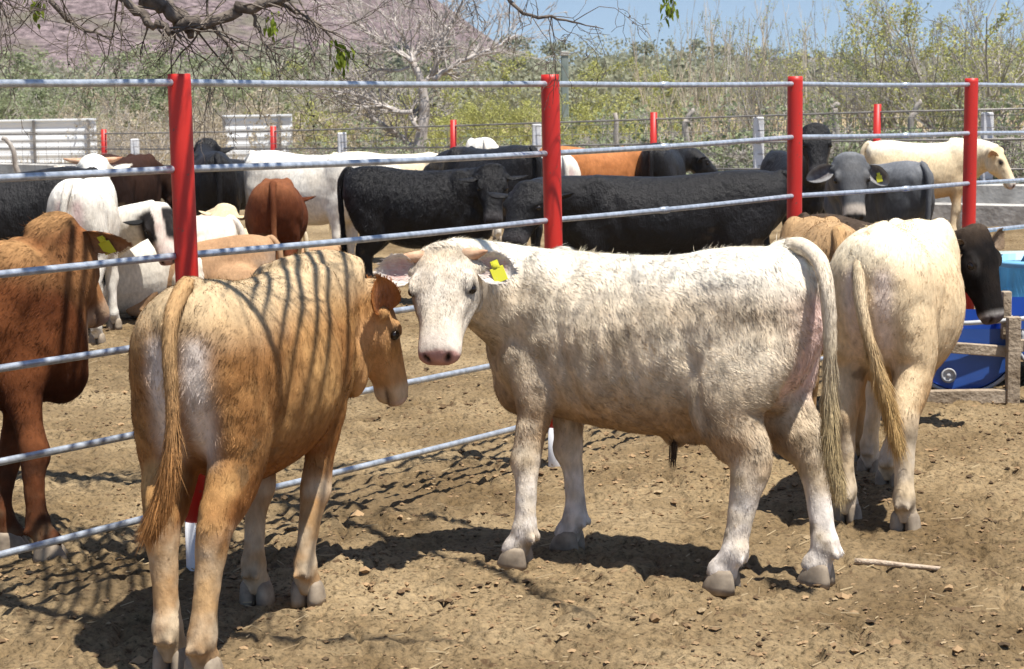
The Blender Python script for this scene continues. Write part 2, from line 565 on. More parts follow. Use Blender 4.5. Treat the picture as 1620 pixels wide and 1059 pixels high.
def make_cow(name, X, Y, az, label, cat='cattle', group=None, scale=1.0, coat=None, voxel=.018, hair=0, hair_len=.024, hair_w=.0028,
             feet=None, lying=False, poll=None, hdir=None, hup=None, hyaw=0, hpitch=50, neck_el=20, neck_len=.36, tail=None,
             ears=(0, 0), ear_L=.155, ear_W=.052, horns=0, tagside=0, torso_w=1.0, torso_shift=None, sleek=False, seed=1, neck_r=1.0,
             tail_r=1.0, tail_hair=200, head_s=1.0, extra=None, switch=(.0, .0, -1), tailcol=None, dz=0.0, bend=0.0, leg_w=1.0, long=1.0, black=False, throat=1.0, head_w=1.12, ear_in=(.45, .25, .2)):
    rng = np.random.default_rng(seed)
    root = empty(name, (X, Y, dz), R(az), scale)
    if long != 1.0: root.scale = (scale * long, scale, scale)
    tag(root, label, cat, group)
    mb = MB()
    LZ = -.43 if lying else 0.0
    n = 28
    ang = np.arange(n) * 2 * math.pi / n
    TT = catmull(TORSO, 2)
    def bx(x):    # sideways bend of the spine ahead of the hips
        return bend * np.maximum(0, x + .2) ** 2
    rg = []
    for x, zt, zb, hw in TT:
        cz, hh = (zt + zb) / 2, (zt - zb) / 2
        sy = np.cos(ang); sz = np.sin(ang)
        hwx = hw * torso_w * .84
        rr_ = float(np.clip((-x - .15) / .3, 0, 1))
        yy = np.sign(sy) * np.abs(sy) ** (.9 - .12 * rr_) * hwx * np.where(sz > 0, 1 - (.26 - .10 * rr_) * sz ** 2, 1 - .12 * sz ** 2)
        zz = cz - .02 + np.sign(sz) * np.abs(sz) ** .92 * hh * 1.0
        rg.append(np.c_[np.full(n, x), yy + bx(x), zz + LZ])
    mb.rings(rg)
    X3 = np.eye(3)
    # hip bones, pin bones, shoulder blades
    for sd in (1, -1):
        mb.ball((-.345, sd * .09, .96 + LZ), (.13, .07, .07))
        mb.ball((-.565, sd * .075, .93 + LZ), (.06, .05, .09))
        mb.ball((.335, sd * .088 + bx(.33), .85 + LZ), (.12, .085, .215))
        mb.ball((.40, sd * .09 + bx(.4), .70 + LZ), (.10, .075, .12))
    mb.ball((.46, bx(.46), .60 + LZ), (.10, .085, .12))
    mb.ball((-.575, 0, .95 + LZ), (.065, .10, .12))
    # legs: order front-left, front-right, hind-left, hind-right ; feet = offsets (dx, dy)
    feet = feet or [(0, 0)] * 4
    hoofs = []
    if not lying:
        for k, (fx, fy) in enumerate(feet):
            sd = 1 if k % 2 == 0 else -1
            if k < 2:
                L = [(.34, .10, .82, .12, .07), (.345, .125, .70, .108, .072), (.335, .128, .60, .084, .062), (.335, .122, .52, .060, .050),
                     (.345, .12, .44, .047, .043), (.35, .12, .385, .046, .044), (.355, .12, .345, .049, .046), (.345, .12, .30, .038, .036),
                     (.34, .12, .24, .033, .030), (.34, .12, .17, .033, .030), (.343, .12, .125, .040, .037), (.355, .12, .09, .036, .034),
                     (.372, .12, .06, .043, .040), (.38, .12, .035, .044, .042)]
                hz, off = .74, bx(.34)
            else:
                L = [(-.43, .10, .92, .15, .085), (-.415, .125, .80, .178, .108), (-.395, .135, .69, .160, .108), (-.385, .14, .61, .128, .092),
                     (-.395, .138, .545, .108, .074), (-.432, .135, .485, .088, .058), (-.470, .13, .44, .076, .048), (-.488, .13, .40, .066, .044),
                     (-.488, .13, .355, .056, .041), (-.483, .13, .30, .044, .035), (-.478, .13, .22, .039, .032), (-.475, .13, .165, .039, .033),
                     (-.476, .13, .125, .044, .040), (-.458, .13, .09, .038, .036), (-.442, .13, .06, .045, .041), (-.435, .13, .035, .045, .043)]
                hz, off = .80, 0
            A = np.array(L)
            g_ = leg_w * (.98 + .16 * sstep(.72, .6, A[:, 2]) - .01 * sstep(.45, .3, A[:, 2]))[:, None]
            A[:, 3:] *= g_
            A[:, 1] *= .88; A[:, 4] *= .80 + .20 * sstep(.62, .45, A[:, 2])
            A[:, 1] = A[:, 1] * sd + off
            f = sstep(hz, .05, A[:, 2]) if k < 2 else np.clip((hz - A[:, 2]) / (hz - .08), 0, 1)
            A[:, 0] += f * fx; A[:, 1] += f * fy
            chain(mb, A, (1, 0, 0))
            hoofs.append((A[-1, 0], A[-1, 1]))
            for c2 in (1, -1):
                mb.ball((A[-1, 0] - .078, A[-1, 1] + c2 * .020, .098), (.015, .013, .018))
    else:
        for sd in (1, -1):
            mb.ball((-.36, sd * .20, .24), (.22, .12, .20))
            chain(mb, [(-.42, sd * .24, .14, .12, .1), (-.22, sd * .34, .10, .09, .08), (-.08, sd * .36, .08, .05, .05), (.0, sd * .33, .05, .035, .035)], (0, 0, 1))
            chain(mb, [(.30, sd * .15, .30, .11, .08), (.38, sd * .19, .15, .07, .06), (.52, sd * .2, .07, .045, .045), (.50, sd * .2, .06, .04, .04),
                       (.36, sd * .24, .05, .035, .035), (.26, sd * .25, .045, .035, .035)], (0, 0, 1))
    # neck and head frame
    nb = np.array((.33, bx(.33), .84 + LZ))
    if poll is None:
        ya = R(hyaw * .55)
        el = R(neck_el)
        poll = np.array((.42, bx(.42), .90 + LZ)) + neck_len * np.array((math.cos(el) * math.cos(ya), math.cos(el) * math.sin(ya), math.sin(el)))
    poll = np.asarray(poll, float)
    if hdir is None:
        ya, pi_ = R(hyaw), R(hpitch)
        hdir = (math.cos(pi_) * math.cos(ya), math.cos(pi_) * math.sin(ya), -math.sin(pi_))
    hf = unit(hdir)
    hup = np.array((0, 0, 1.0)) if hup is None else np.asarray(hup, float)
    hn = unit(hup - hf * np.dot(hup, hf))
    hs = np.cross(hn, hf)      # head's left
    S = head_s
    hc = poll + (hf * .02 - hn * .055) * S
    ctrl = nb + np.array((.17, 0, .05)) + (hc - nb) * np.array((.35, .25, .3))
    tt = np.linspace(0, 1, 7)[:, None]
    nc = (1 - tt) ** 2 * nb + 2 * tt * (1 - tt) * ctrl + tt ** 2 * hc
    r1 = np.interp(tt[:, 0], [0, .3, .7, 1], [.225, .185, .142, .108]) * neck_r * np.interp(tt[:, 0], [0, 1], [1, throat])
    r2 = np.interp(tt[:, 0], [0, .3, .7, 1], [.15, .125, .10, .085]) * neck_r
    nT = unit(np.gradient(nc, axis=0))
    chain(mb, np.c_[nc, r1, r2], np.array((0, 0, 1.0)) if abs(nT[3][2]) < .85 else np.array((1.0, 0, 0)), sub=2)
    # dewlap
    dl = nc[1:5].copy(); dl[:, 2] -= r1[1:5] * .72
    chain(mb, np.c_[dl, np.array([.09, .085, .07, .05]), np.array([.06, .045, .035, .03])], (0, 0, 1), sub=2)
    hg = []
    for t, top, bot, hw in catmull(HEAD, 2):
        c_, hh = (top + bot) / 2, (top - bot) / 2
        sy, sz = np.cos(ang), np.sin(ang)
        yy = np.sign(sy) * np.abs(sy) ** .85 * hw * head_w * np.where(sz < 0, 1 - .38 * sz ** 2, 1 - .06 * sz ** 2)
        zz = c_ + np.sign(sz) * np.abs(sz) ** .85 * hh
        hg.append(poll + S * (t * hf + yy[:, None] * hs + zz[:, None] * hn))
    mb.rings(hg)
    HM = np.c_[hf, hs, hn]
    for sd in (1, -1):
        mb.ball(poll + HM @ (np.array((.115, sd * head_w * .088, .026)) * S), np.array((.045, .020, .020)) * S, M=HM)   # brow
        mb.ball(poll + HM @ (np.array((.39, sd * head_w * .036, -.012)) * S), np.array((.03, .028, .03)) * S, M=HM)
        mb.ball(poll + HM @ (np.array((.12, sd * head_w * .075, -.11)) * S), np.array((.07, .03, .05)) * S, M=HM)
        # ear root
        mb.ball(poll + HM @ (np.array((.04, sd * head_w * .10, -.02)) * S), np.array((.03, .035, .03)) * S, M=HM)
    mb.ball(poll + HM @ (np.array((-.025, 0, .01)) * S), np.array((.045, .085, .045)) * S, M=HM)
    mb.ball(poll + HM @ (np.array((.36, 0, -.078)) * S), np.array((.045, .038, .020)) * S, M=HM)
    if extra: extra(mb)
    # tail root
    if tail is None:
        tail = [(-.57, 0, 1.06), (-.625, 0, 1.035), (-.668, 0, .95), (-.672, 0, .80), (-.662, 0, .64), (-.655, 0, .50), (-.65, 0, .38)]
    TP = catmull(np.array(tail) + np.array((0, 0, LZ)), 5)
    if lying: TP[:, 2] = np.maximum(TP[:, 2], .04)
    u = np.linspace(0, 1, len(TP))
    TR = np.interp(u, [0, .12, .35, .7, 1], [.036, .030, .025, .020, .012]) * tail_r
    k = max(3, int(len(TP) * .16))
    chain(mb, np.c_[TP[:k], TR[:k], TR[:k]], (0, 1, 0) if abs(np.gradient(TP[:k], axis=0)[0][1]) < .9 else (1, 0, 0), n=12, sub=1)
    V, Q, T = remesh(mb, voxel, 13 if voxel < .012 else 6)
    # head-space coordinates
    def hspace(P):
        q = (P - poll) @ HM / S
        ish = sstep(-.07, .01, q[:, 0]) * sstep(.18, .12, np.abs(q[:, 1])) * sstep(.13, .09, q[:, 2]) * sstep(-.235 + .1 * np.clip(.12 - q[:, 0], 0, 1) * 5, -.16 + .1 * np.clip(.12 - q[:, 0], 0, 1) * 5, q[:, 2]) * (q[:, 0] < .5)
        return q[:, 0], q[:, 1], q[:, 2], ish
    t, s, n_, ish = hspace(V)
    Nn = vert_normals(V, Q, T)
    disp = np.zeros(len(V))
    disp -= .011 * np.exp(-(((np.abs(s) - .043 - n_ * .3) / .012) ** 2 + ((n_ + .006) / .016) ** 2)) * sstep(.36, .39, t) * ish
    disp -= .004 * np.exp(-((n_ + .066) / .006) ** 2) * sstep(.31, .36, t) * ish
    disp -= .006 * np.exp(-(((t - .25) / .05) ** 2 + ((n_ + .02) / .022) ** 2)) * sstep(.045, .065, np.abs(s)) * ish
    disp += .004 * np.exp(-(((t - .22) / .09) ** 2 + ((n_ + .055) / .014) ** 2)) * sstep(.05, .07, np.abs(s)) * ish
    disp -= .010 * np.exp(-(((t - .14) / .022) ** 2 + ((n_ - .008) / .016) ** 2)) * sstep(.06, .09, np.abs(s)) * ish
    disp += (fbm(V, 7, 3, seed + 50) * .006 + fbm(V, 22, 2, seed + 51) * .002) * (1 - ish)
    # hollow of the flank, crease behind the shoulder, rib line
    p = V
    ab = np.abs(p[:, 1]) / .17
    if not lying:
        disp -= .002 * np.exp(-(((p[:, 0] + .20) / .07) ** 2 + ((p[:, 2] - .93) / .07) ** 2)) * sstep(.4, .8, ab)
        disp -= .012 * np.exp(-(((p[:, 0] - .20 - (p[:, 2] - .7) * .25) / .03) ** 2)) * sstep(.5, .7, ab) * sstep(.5, .6, p[:, 2]) * sstep(1.0, .85, p[:, 2])
        disp -= .014 * np.exp(-(((p[:, 0] + .245 + (.75 - p[:, 2]) * .25) / .035) ** 2)) * sstep(.5, .7, ab) * sstep(.5, .58, p[:, 2]) * sstep(.88, .75, p[:, 2])
        rib = np.cos((p[:, 0] - p[:, 2] * .25) * 95) * np.exp(-((p[:, 0] + .0) / .14) ** 2) * np.exp(-((p[:, 2] - .75) / .14) ** 2)
        disp += .0022 * rib * sstep(.5, .8, ab)
    V = V + Nn * disp[:, None]
    Nn = vert_normals(V, Q, T)
    C = dict(DEF_COAT); C.update(coat or {})
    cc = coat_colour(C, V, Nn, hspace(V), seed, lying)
    allm = MB(); cols, nrms = [], []
    allm.add(V, Q, T); cols.append(cc); nrms.append(Nn)
    # ears
    ear_pts = []
    fringe = []
    for sd, droop in ((1, ears[0]), (-1, ears[1])):
        eb = poll + HM @ (np.array((.035, sd * .094 * head_w, -.012)) * S)
        dd = 0 if isinstance(droop, dict) else droop
        d = hs * sd * math.cos(R(dd)) - hn * math.sin(R(dd)) * .5 + hf * (math.sin(R(dd)) * .6) - hf * .10
        op = hf * .75 - hn * .30 - hs * sd * .0
        if isinstance(droop, dict):
            d = np.array(droop['d']); op = np.array(droop['o'])
        eV, eQ, fl = ear_shape(eb, d, op, ear_L * S, ear_W * S)
        eN = vert_normals(eV, eQ, [])
        allm.add(eV, eQ)
        bc = np.array(C['base']) * .55 + np.array(C['alt']) * .45
        if C['face'] is not None: bc = np.array(C['face'])
        if 'earc' in C: bc = np.array(C['earc'])
        ec = mixc(bc * (1 + .15 * fbm(eV, 30, 2, 5))[:, None], np.array(ear_in), fl * np.clip(.8 + .8 * fbm(eV, 40, 2, 3), 0, 1))
        cols.append(ec); nrms.append(eN)
        ear_pts.append((eb, unit(d), unit(op - unit(d) * np.dot(op, unit(d)))))
        if hair:
            m = 420
            ii = rng.integers(0, len(eV), m)
            hd = unit(unit(d) * .9 + eN[ii] * .18 + rng.normal(0, .22, (m, 3)))
            fringe.append((eV[ii], eN[ii], hd, .018 * rng.uniform(.5, 1.2, m), ec[ii] * .35 + bc * .65))
    # lower tail tube
    tm = MB(); chain(tm, np.c_[TP[k - 2:], TR[k - 2:], TR[k - 2:]], (0, 1, 0), n=10, sub=1)
    tV, tQ, tT = tm.arrays()
    tV = tV + np.random.default_rng(3).normal(0, .001, tV.shape)
    tb = np.array(C['base']) * .6 + np.array(C['alt']) * .4 if tailcol is None else np.array(tailcol)
    tb0 = np.array(C['base']) * .5 + np.array(C['alt']) * .2 + np.array(C['base'] if C['top'] is None else C['top']) * .3
    def tcol(uu): return tb0 + (tb - tb0) * sstep(.45, .8, uu)[:, None]
    tu = np.interp(tV[:, 2], TP[::-1, 2], u[::-1])
    allm.add(tV, tQ, tT); cols.append(tcol(tu)); nrms.append(vert_normals(tV, tQ, tT))
    # switch and tail hair
    def tail_hairs(m, lo, hi, L, w, spread, down):
        uu = rng.uniform(lo, hi, m)
        x = uu * (len(TP) - 1); i = np.minimum(x.astype(int), len(TP) - 2); f = (x - i)[:, None]
        c0 = TP[i] * (1 - f) + TP[i + 1] * f
        tg = unit(TP[i + 1] - TP[i])
        rd = unit(rng.normal(0, 1, (m, 3))); rd = unit(rd - tg * (rd * tg).sum(1)[:, None])
        rr = np.interp(uu, u, TR)[:, None]
        d = unit(tg + rd * spread * rng.uniform(.3, 1, (m, 1)) + np.array(switch) * down + rng.normal(0, .08, (m, 3)))
        ln = L * rng.uniform(.5, 1.1, m)
        cv = tcol(uu) * rng.uniform(.75, 1.15, (m, 1)) * (1 + .25 * fbm(c0 + rd * .02, 25, 2, 8))[:, None]
        return strips(c0 + rd * rr * .85, rd, d, ln, w * rng.uniform(.7, 1.3, m), cv, rng, bend=.1)
    sets = []
    if tail_hair:
        sets.append(tail_hairs(tail_hair * 3, .62, 1.0, .12, .0028, .20, .25))
        if hair:
            sets.append(tail_hairs(tail_hair * 10, .06, 1.0, .034, .0019, .30, .15))
            sets.append(tail_hairs(tail_hair * 4, .70, 1.0, .14, .0024, .30, .3))
    for e in fringe:
        sets.append(strips(e[0], e[1], e[2], e[3], .0025, e[4] * rng.uniform(.85, 1.15, (len(e[4]), 1)), rng))
    if hair:
        tri = np.r_[T, Q[:, [0, 1, 2]], Q[:, [0, 2, 3]]]
        ar = np.linalg.norm(np.cross(V[tri[:, 1]] - V[tri[:, 0]], V[tri[:, 2]] - V[tri[:, 0]]), axis=1)
        ar = ar * (1 + 3.0 * hspace(V[tri[:, 0]])[3])
        pk = rng.choice(len(tri), hair, p=ar / ar.sum())
        r_a, r_b = rng.random(hair), rng.random(hair)
        fl = r_a + r_b > 1; r_a[fl] = 1 - r_a[fl]; r_b[fl] = 1 - r_b[fl]
        w0 = 1 - r_a - r_b
        tr = tri[pk]
        P0 = V[tr[:, 0]] * w0[:, None] + V[tr[:, 1]] * r_a[:, None] + V[tr[:, 2]] * r_b[:, None]
        N0 = unit(Nn[tr[:, 0]] * w0[:, None] + Nn[tr[:, 1]] * r_a[:, None] + Nn[tr[:, 2]] * r_b[:, None])
        C0 = cc[tr[:, 0]] * w0[:, None] + cc[tr[:, 1]] * r_a[:, None] + cc[tr[:, 2]] * r_b[:, None]
        ht, hs_, hn_, hi = hspace(P0)
        hi = hi > .5
        keep = ~(hi & (ht > .36)) & ~(hi & (np.abs(ht - .138) < .02) & (np.abs(hs_) > .085) & (np.abs(hn_ - .008) < .018)) & (P0[:, 2] > .03)
        P0, N0, C0, hi, ht = P0[keep], N0[keep], C0[keep], hi[keep], ht[keep]
        m = len(P0)
        flow = np.tile(np.array((-.75, 0, -.65)), (m, 1))
        lowz = sstep(.55, .4, P0[:, 2])[:, None]
        flow = flow * (1 - lowz) + np.array((-.1, 0, -1)) * lowz
        flow = np.where(hi[:, None], hf * .9, flow)
        q = P0
        sw = np.c_[fbm(q, 6, 2, seed + 31), fbm(q, 6, 2, seed + 32), fbm(q, 6, 2, seed + 33)] * .55
        sw += np.c_[fbm(q, 22, 1, seed + 34), fbm(q, 22, 1, seed + 35), fbm(q, 22, 1, seed + 36)] * .35
        flow = flow + sw * np.where(hi, .75, 1)[:, None]
        flow = unit(flow - N0 * (flow * N0).sum(1)[:, None])
        lift = np.where(hi, .18, .16)[:, None] + rng.random((m, 1)) * .2
        d = unit(flow + N0 * lift + rng.normal(0, .10, (m, 3)))
        reg = np.where(hi, .62 - .3 * sstep(.22, .32, ht), np.where(P0[:, 2] < .42, .55, 1.0))
        L = hair_len * reg * rng.uniform(.6, 1.25, m) * (1 + .35 * fbm(P0, 8, 2, seed + 40))
        br = (1 + .18 * fbm(P0 * np.array((1.2, 1.2, .45)), 34, 3, seed + 41) + rng.normal(0, .14, m))[:, None]
        q2 = P0 * np.array((1.1, 1.1, .6))
        nj = np.c_[fbm(q2, 30, 2, seed + 71), fbm(q2, 30, 2, seed + 72), fbm(q2, 30, 2, seed + 73)] * np.where(hi, .55, .65)[:, None]
        sets.append(strips(P0 - N0 * .002, N0, d, L, hair_w * rng.uniform(.7, 1.3, m), np.clip(C0 * br, 0, .92), rng, njit=nj))
        # ridge of long hair along the back
        mm = hair // 110
        sel = rng.choice(m, mm * 12)
        sel = sel[(fbm(P0[sel], 14, 2, seed + 60) > .12) & (P0[sel, 2] > .98) & (np.abs(P0[sel, 1]) < .07) & ~hi[sel]][:mm]
        d = unit(np.c_[rng.normal(-.7, .3, len(sel)), rng.normal(0, .3, len(sel)), rng.uniform(.15, .7, len(sel))])
        sets.append(strips(P0[sel], N0[sel], d, hair_len * rng.uniform(.7, 1.6, len(sel)), hair_w, C0[sel] * 1.02, rng))
    for sV, sQ, sT, sc, sn in sets:
        allm.add(sV, sQ, sT); cols.append(sc); nrms.append(sn)
    aV, aQ, aT = allm.arrays()
    me = build_mesh('body', aV, aQ, aT, [M_BLACK if black else M_SLEEK if sleek else M_COAT], np.concatenate(cols), np.concatenate(nrms))
    link('body', me, root)
    # eyes
    for sd in (1, -1):
        e = MB().ball(poll + HM @ (np.array((.138, sd * (.0905 + .10 * (head_w - 1)), .007)) * S), np.array((.0195, .0165, .018)) * S, M=HM)
        e.obj('eye', M_EYE, root)
        if horns:
            b0 = poll + HM @ (np.array((-.005, sd * .088, .012)) * S)
            dr = unit(hs * sd + hf * .03 + hn * .12)
            hp = [b0 - dr * .02, b0 + dr * horns * .35, b0 + dr * horns * .7 + hn * .006, b0 + dr * horns + hn * .014]
            hm = MB().tube(catmull(hp, 3), np.interp(np.linspace(0, 1, 10), [0, .4, 1], [.024, .020, .003]), 12)
            hm.obj('horn', M_HORN, root)
    if tagside:
        eb, d, o = ear_pts[0 if tagside > 0 else 1]
        w = np.cross(d, o)
        c = eb + d * ear_L * .52 * S + o * .022
        tmb = MB()
        Rm = np.c_[d, w, o]
        hang = unit(d * .35 - hn * .2 + np.array((0, 0, -1.0)))
        hang = unit(hang - o * np.dot(hang, o)); ww = np.cross(o, hang)
        Rm = np.c_[hang, ww, o]
        tmb.box(c + hang * .022, (.05, .046, .003), Rm, .0014)
        tmb.box(c - hang * .012, (.03, .026, .003), Rm, .0014)
        tmb.lathe([(.009, -.012), (.009, .005), (.004, .006)], c - hang * .012, 12, np.c_[ww, hang, o])
        tmb.obj('ear_tag', M_TAG, root, smooth=False)
    # hooves: two claws each
    for hx, hy in hoofs:
        hm = MB()
        for c2 in (1, -1):
            rg = []
            for zz, fr, bk, wd in ((-.012, .066, -.045, .0255), (.012, .062, -.045, .0255), (.035, .050, -.042, .024), (.055, .036, -.038, .021), (.068, .022, -.03, .014)):
                a = np.arange(14) * 2 * math.pi / 14
                cxx, rx = (fr + bk) / 2, (fr - bk) / 2
                px = cxx + np.cos(a) * rx * 1.04
                py = np.sin(a) * wd * 1.12 * (1 - .35 * np.clip(np.cos(a), 0, 1) ** 2) + c2 * .027
                rg.append(np.c_[hx - .012 + px, hy + py, np.full(14, zz)])
            hm.rings(rg)
        hm.obj('hoof', M_HOOF, root)
    return root
# ------------------------------------------------------------------ ground
def ground_h(x, y):
    p = np.c_[x, y]
    near = sstep(60, 20, y)
    h = .016 * fbm(p, 2.2, 3, 1) + near * (.012 * fbm(p, 9, 3, 2, .6) + .007 * vnoise(p, 38, 6))
    r = np.abs(fbm(p, 5.5, 2, 9))
    h = h - near * .018 * sstep(.12, 0, r)
    rg = np.random.default_rng(88)     # hoof prints
    hx, hy = rg.uniform(-3.4, 3.8, 900), rg.uniform(4.6, 13, 900)
    th = rg.uniform(0, 6.28, 900)
    o = np.argsort(y); ys = y[o]
    for a, b, t_ in zip(hx, hy, th):
        i0, i1 = np.searchsorted(ys, (b - .16, b + .16)); j = o[i0:i1]
        j = j[np.abs(x[j] - a) < .16]
        dx, dy = x[j] - a, y[j] - b
        u_ = (dx * math.cos(t_) + dy * math.sin(t_)) / .062; v_ = (-dx * math.sin(t_) + dy * math.cos(t_)) / .048
        q = u_ ** 2 + v_ ** 2
        h[j] += -.020 * np.exp(-q ** 1.5) + .008 * np.exp(-((np.sqrt(q) - 1.45) / .35) ** 2)
    c = vnoise(p, 24, 12)
    h = h + near * .008 * sstep(.25, .8, c)
    c = vnoise(p, 60, 13)
    h = h + near * .006 * sstep(.3, .8, c) * sstep(30, 10, y)
    return h

def make_ground():
    a = np.linspace(-30, 3, 8)[:-1]
    b = 3.0 * np.exp(np.arange(0, math.log(17 / 3.0), .0019))
    c = 17.0 * np.exp(np.linspace(0, math.log(60 / 17.0), 150))[1:]
    d = 60.0 * np.exp(np.linspace(0, math.log(1290 / 60.0), 40))[1:]
    Y = np.r_[a, b, c, d]
    s = np.arange(-.36, .361, .0014)
    s = np.r_[np.linspace(-.9, -.37, 40), s, np.linspace(.37, .9, 40)]
    W = np.maximum(Y, 4.0)
    k = np.array((8., 30, 80, 200))
    XX = np.concatenate([-.9 * W[:, None] - k[::-1], s[None, :] * W[:, None], .9 * W[:, None] + k], 1)
    s = XX[0]
    YY = np.repeat(Y[:, None], len(s), 1)
    x, y = XX.ravel(), YY.ravel()
    z = ground_h(x, y) * sstep(2.5, 4, y)
    V = np.c_[x, y, z]
    ny, nx = XX.shape
    i = (np.arange(ny - 1)[:, None] * nx + np.arange(nx - 1)[None]).ravel()
    Q = np.c_[i, i + 1, i + 1 + nx, i + nx]
    m, nt, b_ = new_mat('corral_dirt')
    tc = N(nt, 'ShaderNodeNewGeometry')
    pos = tc.outputs['Position']
    def noise(sc, det=5, rough=.6, w=None):
        n = N(nt, 'ShaderNodeTexNoise'); n.inputs['Scale'].default_value = sc; n.inputs['Detail'].default_value = det; n.inputs['Roughness'].default_value = rough
        nt.links.new(pos, n.inputs['Vector']); return n.outputs['Fac']
    def ramp(f, stops):
        r = N(nt, 'ShaderNodeValToRGB'); e = r.color_ramp.elements
        e[0].position, e[0].color = stops[0][0], (*stops[0][1], 1)
        e[1].position, e[1].color = stops[-1][0], (*stops[-1][1], 1)
        for p_, c_ in stops[1:-1]:
            k = e.new(p_); k.color = (*c_, 1)
        nt.links.new(f, r.inputs[0]); return r.outputs[0]
    def mix(f, a_, b2, mode='MIX'):
        mx = N(nt, 'ShaderNodeMix'); mx.data_type = 'RGBA'; mx.blend_type = mode
        if isinstance(f, float): mx.inputs[0].default_value = f
        else: nt.links.new(f, mx.inputs[0])
        nt.links.new(a_, mx.inputs[6]); nt.links.new(b2, mx.inputs[7]); return mx.outputs[2]
    base = ramp(noise(1.1, 6), [(.35, (.165, .113, .058)), (.5, (.26, .188, .104)), (.68, (.37, .278, .162))])
    fine = ramp(noise(55, 5, .7), [(.34, (.25, .24, .22)), (.46, (.80, .80, .80)), (.6, (1.05, 1.03, 1.0)), (.75, (1.25, 1.22, 1.15))])
    c1 = mix(1.0, base, fine, 'MULTIPLY')
    dung = ramp(noise(17, 4, .65), [(.60, (0, 0, 0)), (.68, (1, 1, 1))])
    big = ramp(noise(.9, 5, .7), [(.50, (0, 0, 0)), (.66, (.55, .55, .55))])
    dk2 = N(nt, 'ShaderNodeRGB'); dk2.outputs[0].default_value = (.15, .105, .058, 1)
    c1 = mix(big, c1, dk2.outputs[0])
    dk = N(nt, 'ShaderNodeRGB'); dk.outputs[0].default_value = (.105, .066, .036, 1)
    c2 = mix(dung, c1, dk.outputs[0])
    # farther off the ground turns to pale dusty pasture
    sp = N(nt, 'ShaderNodeSeparateXYZ'); nt.links.new(pos, sp.inputs[0])
    mr = N(nt, 'ShaderNodeMapRange'); mr.inputs['From Min'].default_value = 22; mr.inputs['From Max'].default_value = 34
    nt.links.new(sp.outputs['Y'], mr.inputs['Value'])
    far = ramp(noise(.35, 6), [(.35, (.30, .22, .13)), (.6, (.42, .33, .20))])
    c3 = mix(mr.outputs[0], c2, far)
    nt.links.new(c3, b_.inputs['Base Color'])
    b_.inputs['Roughness'].default_value = .95
    b_.inputs['Specular IOR Level'].default_value = .1
    bp = N(nt, 'ShaderNodeBump'); bp.inputs['Strength'].default_value = .9; bp.inputs['Distance'].default_value = .012
    nt.links.new(noise(70, 6, .7), bp.inputs['Height'])
    nt.links.new(bp.outputs[0], b_.inputs['Normal'])
    o = link('ground', build_mesh('ground', V, Q, None, [m]))
    tag(o, kind='structure')
    return m
M_DIRT = make_ground()

def make_clods():
    rng = np.random.default_rng(4)
    n = 30000
    Y = 4.7 * np.exp(rng.random(n) ** 1.0 * math.log(20 / 4.7))
    X = rng.uniform(-.34, .34, n) * Y
    dens = fbm(np.c_[X, Y], 1.6, 2, 44)
    k = rng.random(n) < np.clip(.55 + dens, .1, 1)
    X, Y = X[k], Y[k]; n = len(X)
    base = np.array([(0, 0, 1), (1, 0, 0), (0, 1, 0), (-1, 0, 0), (0, -1, 0), (0, 0, -1)], float)
    base = np.r_[base, unit(np.array([(1, 1, .7), (-1, 1, .6), (-1, -1, .7), (1, -1, .6)], float))]
    T = np.array([(0, 1, 6), (0, 6, 2), (0, 2, 7), (0, 7, 3), (0, 3, 8), (0, 8, 4), (0, 4, 9), (0, 9, 1),
                  (5, 6, 1), (5, 2, 6), (5, 7, 2), (5, 3, 7), (5, 8, 3), (5, 4, 8), (5, 9, 4), (5, 1, 9)])
    sz = rng.gamma(1.5, .0024, n) + .002
    V = base[None] * rng.uniform(.6, 1.3, (n, 10, 1)) * sz[:, None, None] * np.stack([rng.uniform(.8, 1.6, n), rng.uniform(.8, 1.6, n), rng.uniform(.5, .9, n)], 1)[:, None, :]
    th = rng.uniform(0, 6.28, n); c, s = np.cos(th)[:, None], np.sin(th)[:, None]
    V = np.stack([V[..., 0] * c - V[..., 1] * s, V[..., 0] * s + V[..., 1] * c, V[..., 2]], -1)
    V += np.stack([X, Y, ground_h(X, Y) + sz * .25], 1)[:, None, :]
    F = (np.arange(n)[:, None, None] * 10 + T[None]).reshape(-1, 3)
    pal = np.array([(.30, .20, .11), (.22, .145, .08), (.13, .085, .048), (.31, .23, .135), (.085, .058, .035)])
    col = np.repeat(pal[rng.choice(5, n, p=[.30, .28, .21, .09, .12])] * rng.uniform(.8, 1.2, (n, 1)), 10, 0)
    m, nt, b = new_mat('clod')
    a = N(nt, 'ShaderNodeAttribute'); a.attribute_name = 'Col'
    nt.links.new(a.outputs['Color'], b.inputs['Base Color']); b.inputs['Roughness'].default_value = .95; b.inputs['Specular IOR Level'].default_value = .1
    o = link('dirt_clods', build_mesh('dirt_clods', V.reshape(-1, 3), None, F, [m], col=col, smooth=False))
    tag(o, 'loose brown dirt clods and dung crumbs strewn over the corral floor', 'dirt clods', kind='stuff')
make_clods()

